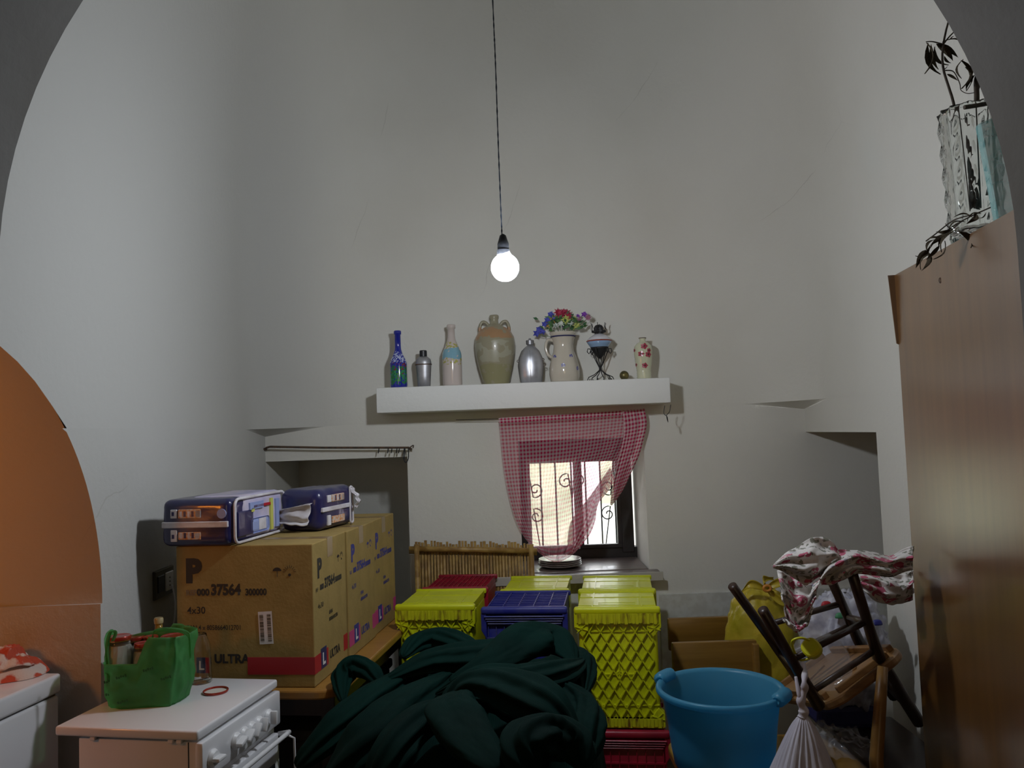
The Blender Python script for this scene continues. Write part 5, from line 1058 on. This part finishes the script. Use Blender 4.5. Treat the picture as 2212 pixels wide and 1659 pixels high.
# bottle held by the chair, yellow cap and handle
jc = P(1748, 1400, 2.26); t = thing('water_jug', 'clear plastic bottle with yellow cap and yellow handle, stuck between the chair rungs', 'bottle', jc)
ax = (P(1752, 1395, 2.22)-P(1800, 1450, 2.46)).normalized(); Mj = ax.to_track_quat('Z', 'Y').to_matrix().to_4x4(); Mj.translation = P(1751, 1398, 2.235)-ax*.04
def jl(prof, nm, mm, n=24, fn=None, sm=True):
    m = MB(); m.lathe(prof, n, (0, 0, 0), fn=fn); m.v = [Mj @ v for v in m.v]; return m.build(nm, mm, t, smooth=sm)
jl([(.022, .012), (.026, .014), (.026, .036), (.022, .040)], 'cap', mat('yellow_cap', (.62, .60, .01), .4), 28, lambda a, z: 1+.02*math.cos(a*24), 2)
jl([(.020, .01), (.022, 0), (.045, -.025), (.070, -.055), (.074, -.09), (.070, -.12), (.074, -.15), (.070, -.19), (.05, -.20)], 'bottle_body', MCLR, 40, lambda a, z: 1+.03*noise.noise(Vector((math.cos(a)*2, math.sin(a)*2, z*30))))
c_ = curve([P(1748, 1383, 2.215), P(1730, 1378, 2.21), P(1712, 1384, 2.22), P(1713, 1400, 2.24), P(1722, 1420, 2.26), P(1732, 1426, 2.25), P(1750, 1422, 2.24)], 30); MB().tube(c_, .0033, 8).build('handle', bpy.data.materials['yellow_cap'], t, smooth=True)
# white knotted bag hanging from the chair leg
MWH = film('white_thin_film', (.58, .55, .60), 1, .45, (.50, .47, .54), 12, 18, .5)
t = thing('plastic_bag', 'white plastic bag with knotted neck hanging from the leg of the upturned chair', 'bag', P(1732, 1450, 2.1))
Yb = 2.10; neck = P(1738, 1500, Yb)
c_ = curve([P(1733, 1432, 2.19), P(1739, 1447, 2.15), P(1737, 1470, Yb), P(1738, 1490, Yb), P(1730, 1515, Yb), P(1736, 1535, Yb), P(1733, 1550, Yb)], 36)
MB().tube(c_, [.0045+.0085*(i/35)+.0018*math.sin(i*.9) for i in range(36)], 10).build('twisted_neck', MWH, t, smooth=True)
c_ = curve([P(1719, 1462, Yb+.02), P(1722, 1480, Yb+.01), P(1726, 1500, Yb), P(1731, 1512, Yb)], 16); MB().tube(c_, [.004+.003*i/15 for i in range(16)], 8).build('torn_handle', MWH, t, smooth=True)
tz = P(1734, 1546, Yb); 
def wbag(u, v):
    a = u*2*PI; r = (.010+.105*min(1, v*1.5)**.75)*(1 if v < .7 else math.sqrt(max(0, 1-((v-.7)/.3)**2))); pl = 1+.055*math.sin(a*23+3*math.sin(v*4))*(1-v*.5)+.03*math.sin(a*41+v*6)+.06*math.sin(a*5+1)
    return Vector((tz.x-.012*v+r*.78*math.cos(a)*pl, Yb+r*.7*math.sin(a)*pl, tz.z-.27*v))
MB().grid(wbag, 120, 40).build('bag_body', MWH, t, smooth=True)
pw = HP(1790, 1628, LT); t = thing('plastic_wrap', 'crumpled sheet of clear plastic lying on the low table behind the white bag', 'plastic sheet', (pw.x, pw.y+.05, LT))
MB().grid(lambda u, v: Vector((pw.x-.06+.20*u, pw.y-.06+.22*v, LT+.003+.045*abs(noise.noise(Vector((u*3.5, v*3.5, 3))))+.03*abs(noise.noise(Vector((u*9, v*9, 8))))+.03*math.sin(PI*u)*math.sin(PI*v))), 50, 50).build('film', MCLR, t, smooth=True)
# ================================================================ GREEN NETTING
m_, tt, bb = nt('green_netting'); tc = N(tt, 'ShaderNodeTexCoord'); wv = N(tt, 'ShaderNodeTexWave', i_Scale=46.0, i_Distortion=2.5); wv.inputs['Detail Scale'].default_value = .6; tt.links.new(tc.outputs['UV'], wv.inputs['Vector'])
ns = N(tt, 'ShaderNodeTexNoise', i_Scale=5.0, i_Detail=4.0); tt.links.new(tc.outputs['Object'], ns.inputs['Vector'])
tt.links.new(mix(tt, ramp(tt, ns.outputs[0], .3, .7), (.001, .010, .008, 1), (.0018, .018, .0142, 1)), bb.inputs['Base Color']); bb.inputs['Roughness'].default_value = .8; bb.inputs['Specular IOR Level'].default_value = .06
bu = N(tt, 'ShaderNodeBump', i_Strength=.2, i_Distance=.003); tt.links.new(wv.outputs[1], bu.inputs['Height']); tt.links.new(bu.outputs[0], bb.inputs['Normal']); MNET = m_
GX0, GX1, GY0, GY1 = -.62, .27, 1.30, 2.86
def hp2(px, py, z=.86): v = HP(px, py, z); return (v.x, v.y)
# ridges: pixel polylines on the heap, height, width
RID = [([(740,1420),(760,1405),(790,1415)], .05, .05), ([(690,1560),(760,1510),(850,1455),(920,1430)], .055, .040), ([(650,1640),(760,1580),(880,1520),(960,1480)], .06, .050),
 ([(870,1400),(905,1382),(950,1380),(1000,1392)], .05, .030), ([(960,1440),(1040,1410),(1120,1375),(1200,1380)], .05, .05), ([(1000,1470),(1100,1450),(1200,1440),(1260,1430)], .045, .030),
 ([(945,1560),(940,1500),(975,1470),(1040,1475),(1110,1500),(1180,1540),(1250,1530)], .07, .035), ([(1110,1590),(1050,1620),(980,1570),(960,1530)], .03, .03), ([(1080,1480),(1170,1500),(1260,1490)], .04, .025),
 ([(800,1659),(850,1600),(910,1580),(960,1610)], .055, .032), ([(1060,1650),(1130,1610),(1180,1590),(1240,1600),(1275,1640)], .055, .040), ([(1200,1380),(1180,1410),(1150,1450)], .03, .018), ([(700,1659),(760,1610),(830,1560),(900,1530)], .04, .026), ([(1240,1430),(1255,1500),(1262,1560)], .05, .04)]
CRE = [([(960,1490),(1000,1480),(1080,1490),(1160,1530),(1200,1580)], .05, .018), ([(1060,1560),(1100,1600),(1150,1570),(1190,1560)], .08, .035), ([(850,1570),(930,1545),(960,1530)], .05, .02), ([(940,1620),(980,1640),(1060,1659)], .07, .035), ([(760,1545),(840,1490),(900,1460)], .035, .015), ([(1000,1400),(1030,1420),(960,1440)], .03, .015), ([(720,1640),(800,1580),(860,1545)], .03, .014), ([(1085,1450),(1120,1410),(1140,1390)], .025, .012)]
def prep(L): return [([hp2(*p) for p in pts], a, w) for pts, a, w in L]
RID, CRE = prep(RID), prep(CRE)
def pd(x, y, pts):
    best = 9
    for (ax_, ay), (bx, by) in zip(pts, pts[1:]):
        dx, dy = bx-ax_, by-ay; L2 = dx*dx+dy*dy or 1e-9; s = max(0, min(1, ((x-ax_)*dx+(y-ay)*dy)/L2)); best = min(best, math.hypot(x-ax_-s*dx, (y-ay-s*dy)*.75))
    return best
EDGE = [(1.30, -.56, .23), (1.9, -.60, .22), (2.15, -.545, .235), (2.35, -.50, .245), (2.5, -.50, .24), (2.62, -.44, .20), (2.72, -.34, .14), (2.86, -.25, .05)]
def heap(u, v):
    y = GY0+(GY1-GY0)*v; k = [e for e in EDGE if e[0] <= y+1e-6][-1]; i = EDGE.index(k); k2 = EDGE[min(i+1, len(EDGE)-1)]; f = (y-k[0])/max(1e-6, k2[0]-k[0]); l = k[1]+(k2[1]-k[1])*f; r = k[2]+(k2[2]-k[2])*f
    s = (u-.5)*2; ins = 1.0
    x = (l+r)/2+(r-l)/2*s
    edge = min(1-abs(s), v*2.2, (1-v)*2.0); fall = max(0, min(1, edge/.16)); fall = math.sin(fall*PI/2)**.9
    top = .80+.10*math.exp(-((x-.02)**2/.05+(y-2.42)**2/.10))+.055*math.exp(-((x+.30)**2/.03+(y-2.50)**2/.03))-.03*max(0, (-.35-x)/.2)-.03*max(0, 2.0-y)
    d = 0
    for pts, a, w in RID: q = pd(x, y, pts); d += a*.72*math.exp(-(q/(w*1.25))**2)
    for pts, a, w in CRE: q = pd(x, y, pts); d -= a*math.exp(-(q/w)**2)
    d = d if d < .09 else .09+(d-.09)*.3
    xr, yr = x*.8+y*.6, y*.8-x*.6
    wx = .5*noise.noise(Vector((x*3, y*3, 20))); n = .030*noise.noise(Vector((xr*2.6, yr*5, 2)))+.009*math.sin(34*(yr+.35*wx)+3*math.sin(xr*4))*(.4+.6*noise.noise(Vector((xr*3, yr*3, 30)))**2)+.0035*noise.noise(Vector((xr*12, yr*42, 8)))
    z = (top+d*.7-.055+n)*fall+.02*(1-fall)
    out = (1-fall)*.05; return Vector((x+out*s, y, max(.012, z)))
t = thing('green_netting', 'big crumpled heap of dark green netting in front of the crates', 'netting', (-.12, 2.2, 0))
MB().grid(heap, 210, 300, True).build('net_sheet', MNET, t, smooth=True)
# the loose swaths lying over one another
def swath(pts, w, nm='net_fold', seed=0, flat=.6, pl=7, amp=.12, n=70, m_=44):
    P3 = [HP(x, y, z) for x, y, z in pts]; c = curve(P3, n); mb = MB(); up = Vector((0, 0, 1)); ws = [interp([(q,) for q in w], i/(n-1))[0] for i in range(n)]
    def f(u, v):
        i = int(round(v*(n-1))); p = c[i]; d = (c[min(i+1, n-1)]-c[max(i-1, 0)]).normalized(); sd = d.cross(up).normalized(); nn = sd.cross(d)
        a = u*2*PI; t_ = v; e = math.sin(PI*min(1, max(0, t_)*1.0+.0))**.35 if 0 < t_ < 1 else 0
        r = ws[i]*e*(1+amp*math.sin(pl*a+seed+2.2*noise.noise(Vector((v*2.2, seed, 1))))+.16*noise.noise(Vector((math.cos(a)*1.2, math.sin(a)*1.2, v*4+seed)))+.05*noise.noise(Vector((math.cos(a)*4, math.sin(a)*4, v*16+seed))))
        return p+sd*math.cos(a)*r+nn*math.sin(a)*r*flat
    mb.grid(f, m_*2, n-1, True); return mb.build(nm, MNET, t, smooth=True)
swath([(740,1515,.80),(738,1470,.82),(762,1440,.85),(800,1450,.84),(830,1490,.80)], [.02,.035,.040,.035,.02], seed=1, flat=.8)
swath([(640,1659,.74),(740,1560,.82),(850,1480,.85),(930,1430,.86)], [.05,.055,.05,.035], seed=2, flat=.65)
swath([(700,1700,.76),(790,1600,.84),(880,1520,.87),(970,1455,.88)], [.06,.07,.06,.04], seed=3, flat=.55, pl=5)
swath([(800,1720,.80),(850,1620,.87),(930,1550,.885),(1000,1560,.88),(1020,1640,.84)], [.045,.05,.045,.045,.03], seed=4, flat=.75)
swath([(870,1420,.885),(900,1390,.90),(950,1380,.905),(1010,1398,.90),(1030,1430,.88)], [.03,.04,.045,.04,.02], seed=5, flat=.7)
swath([(830,1470,.87),(930,1430,.90),(1030,1415,.91),(1110,1385,.925)], [.03,.06,.07,.04], seed=6, flat=.5)
swath([(970,1470,.89),(1060,1430,.92),(1140,1385,.935),(1200,1385,.925),(1240,1430,.90)], [.03,.065,.085,.07,.03], seed=7, flat=.55, amp=.08, pl=4)
swath([(940,1500,.88),(1030,1465,.925),(1130,1470,.92),(1210,1450,.91),(1258,1425,.89)], [.02,.05,.06,.06,.03], seed=8, flat=.55, pl=9)
swath([(950,1560,.87),(1000,1495,.93),(1090,1490,.94),(1180,1530,.92),(1250,1590,.87)], [.03,.06,.075,.08,.04], seed=9, flat=.6, pl=8)
swath([(1080,1670,.88),(1010,1590,.91),(985,1530,.93),(1020,1490,.925)], [.05,.065,.06,.03], seed=10, flat=.55, pl=4, amp=.08)
swath([(1150,1690,.86),(1130,1620,.91),(1180,1590,.91),(1240,1610,.89),(1262,1660,.86)], [.04,.055,.055,.05,.03], seed=11, flat=.8)
swath([(1215,1480,.90),(1262,1530,.87),(1268,1590,.85),(1255,1650,.82)], [.03,.04,.04,.03], seed=12, flat=.9)
swath([(1240,1400,.88),(1262,1440,.87),(1262,1500,.86)], [.02,.035,.02], seed=13, flat=.9)
# dark box added so the space below the table stays black
t = thing('dark_filler_box', 'dark box added to black out the space under the orange table', 'box', MT @ Vector((-.19, .5, 0)))
MB().rbox(-.36, -.03, .10, .90, 0, .60, .01, 2, MT).build('body', mat('dark_filler', (.035, .024, .015), .8, (.02, .015, .01), 9), t)
MB().rbox(-.37, -.02, .09, .91, .60, .635, .008, 2, MT).build('lid', bpy.data.materials['dark_filler'], t)
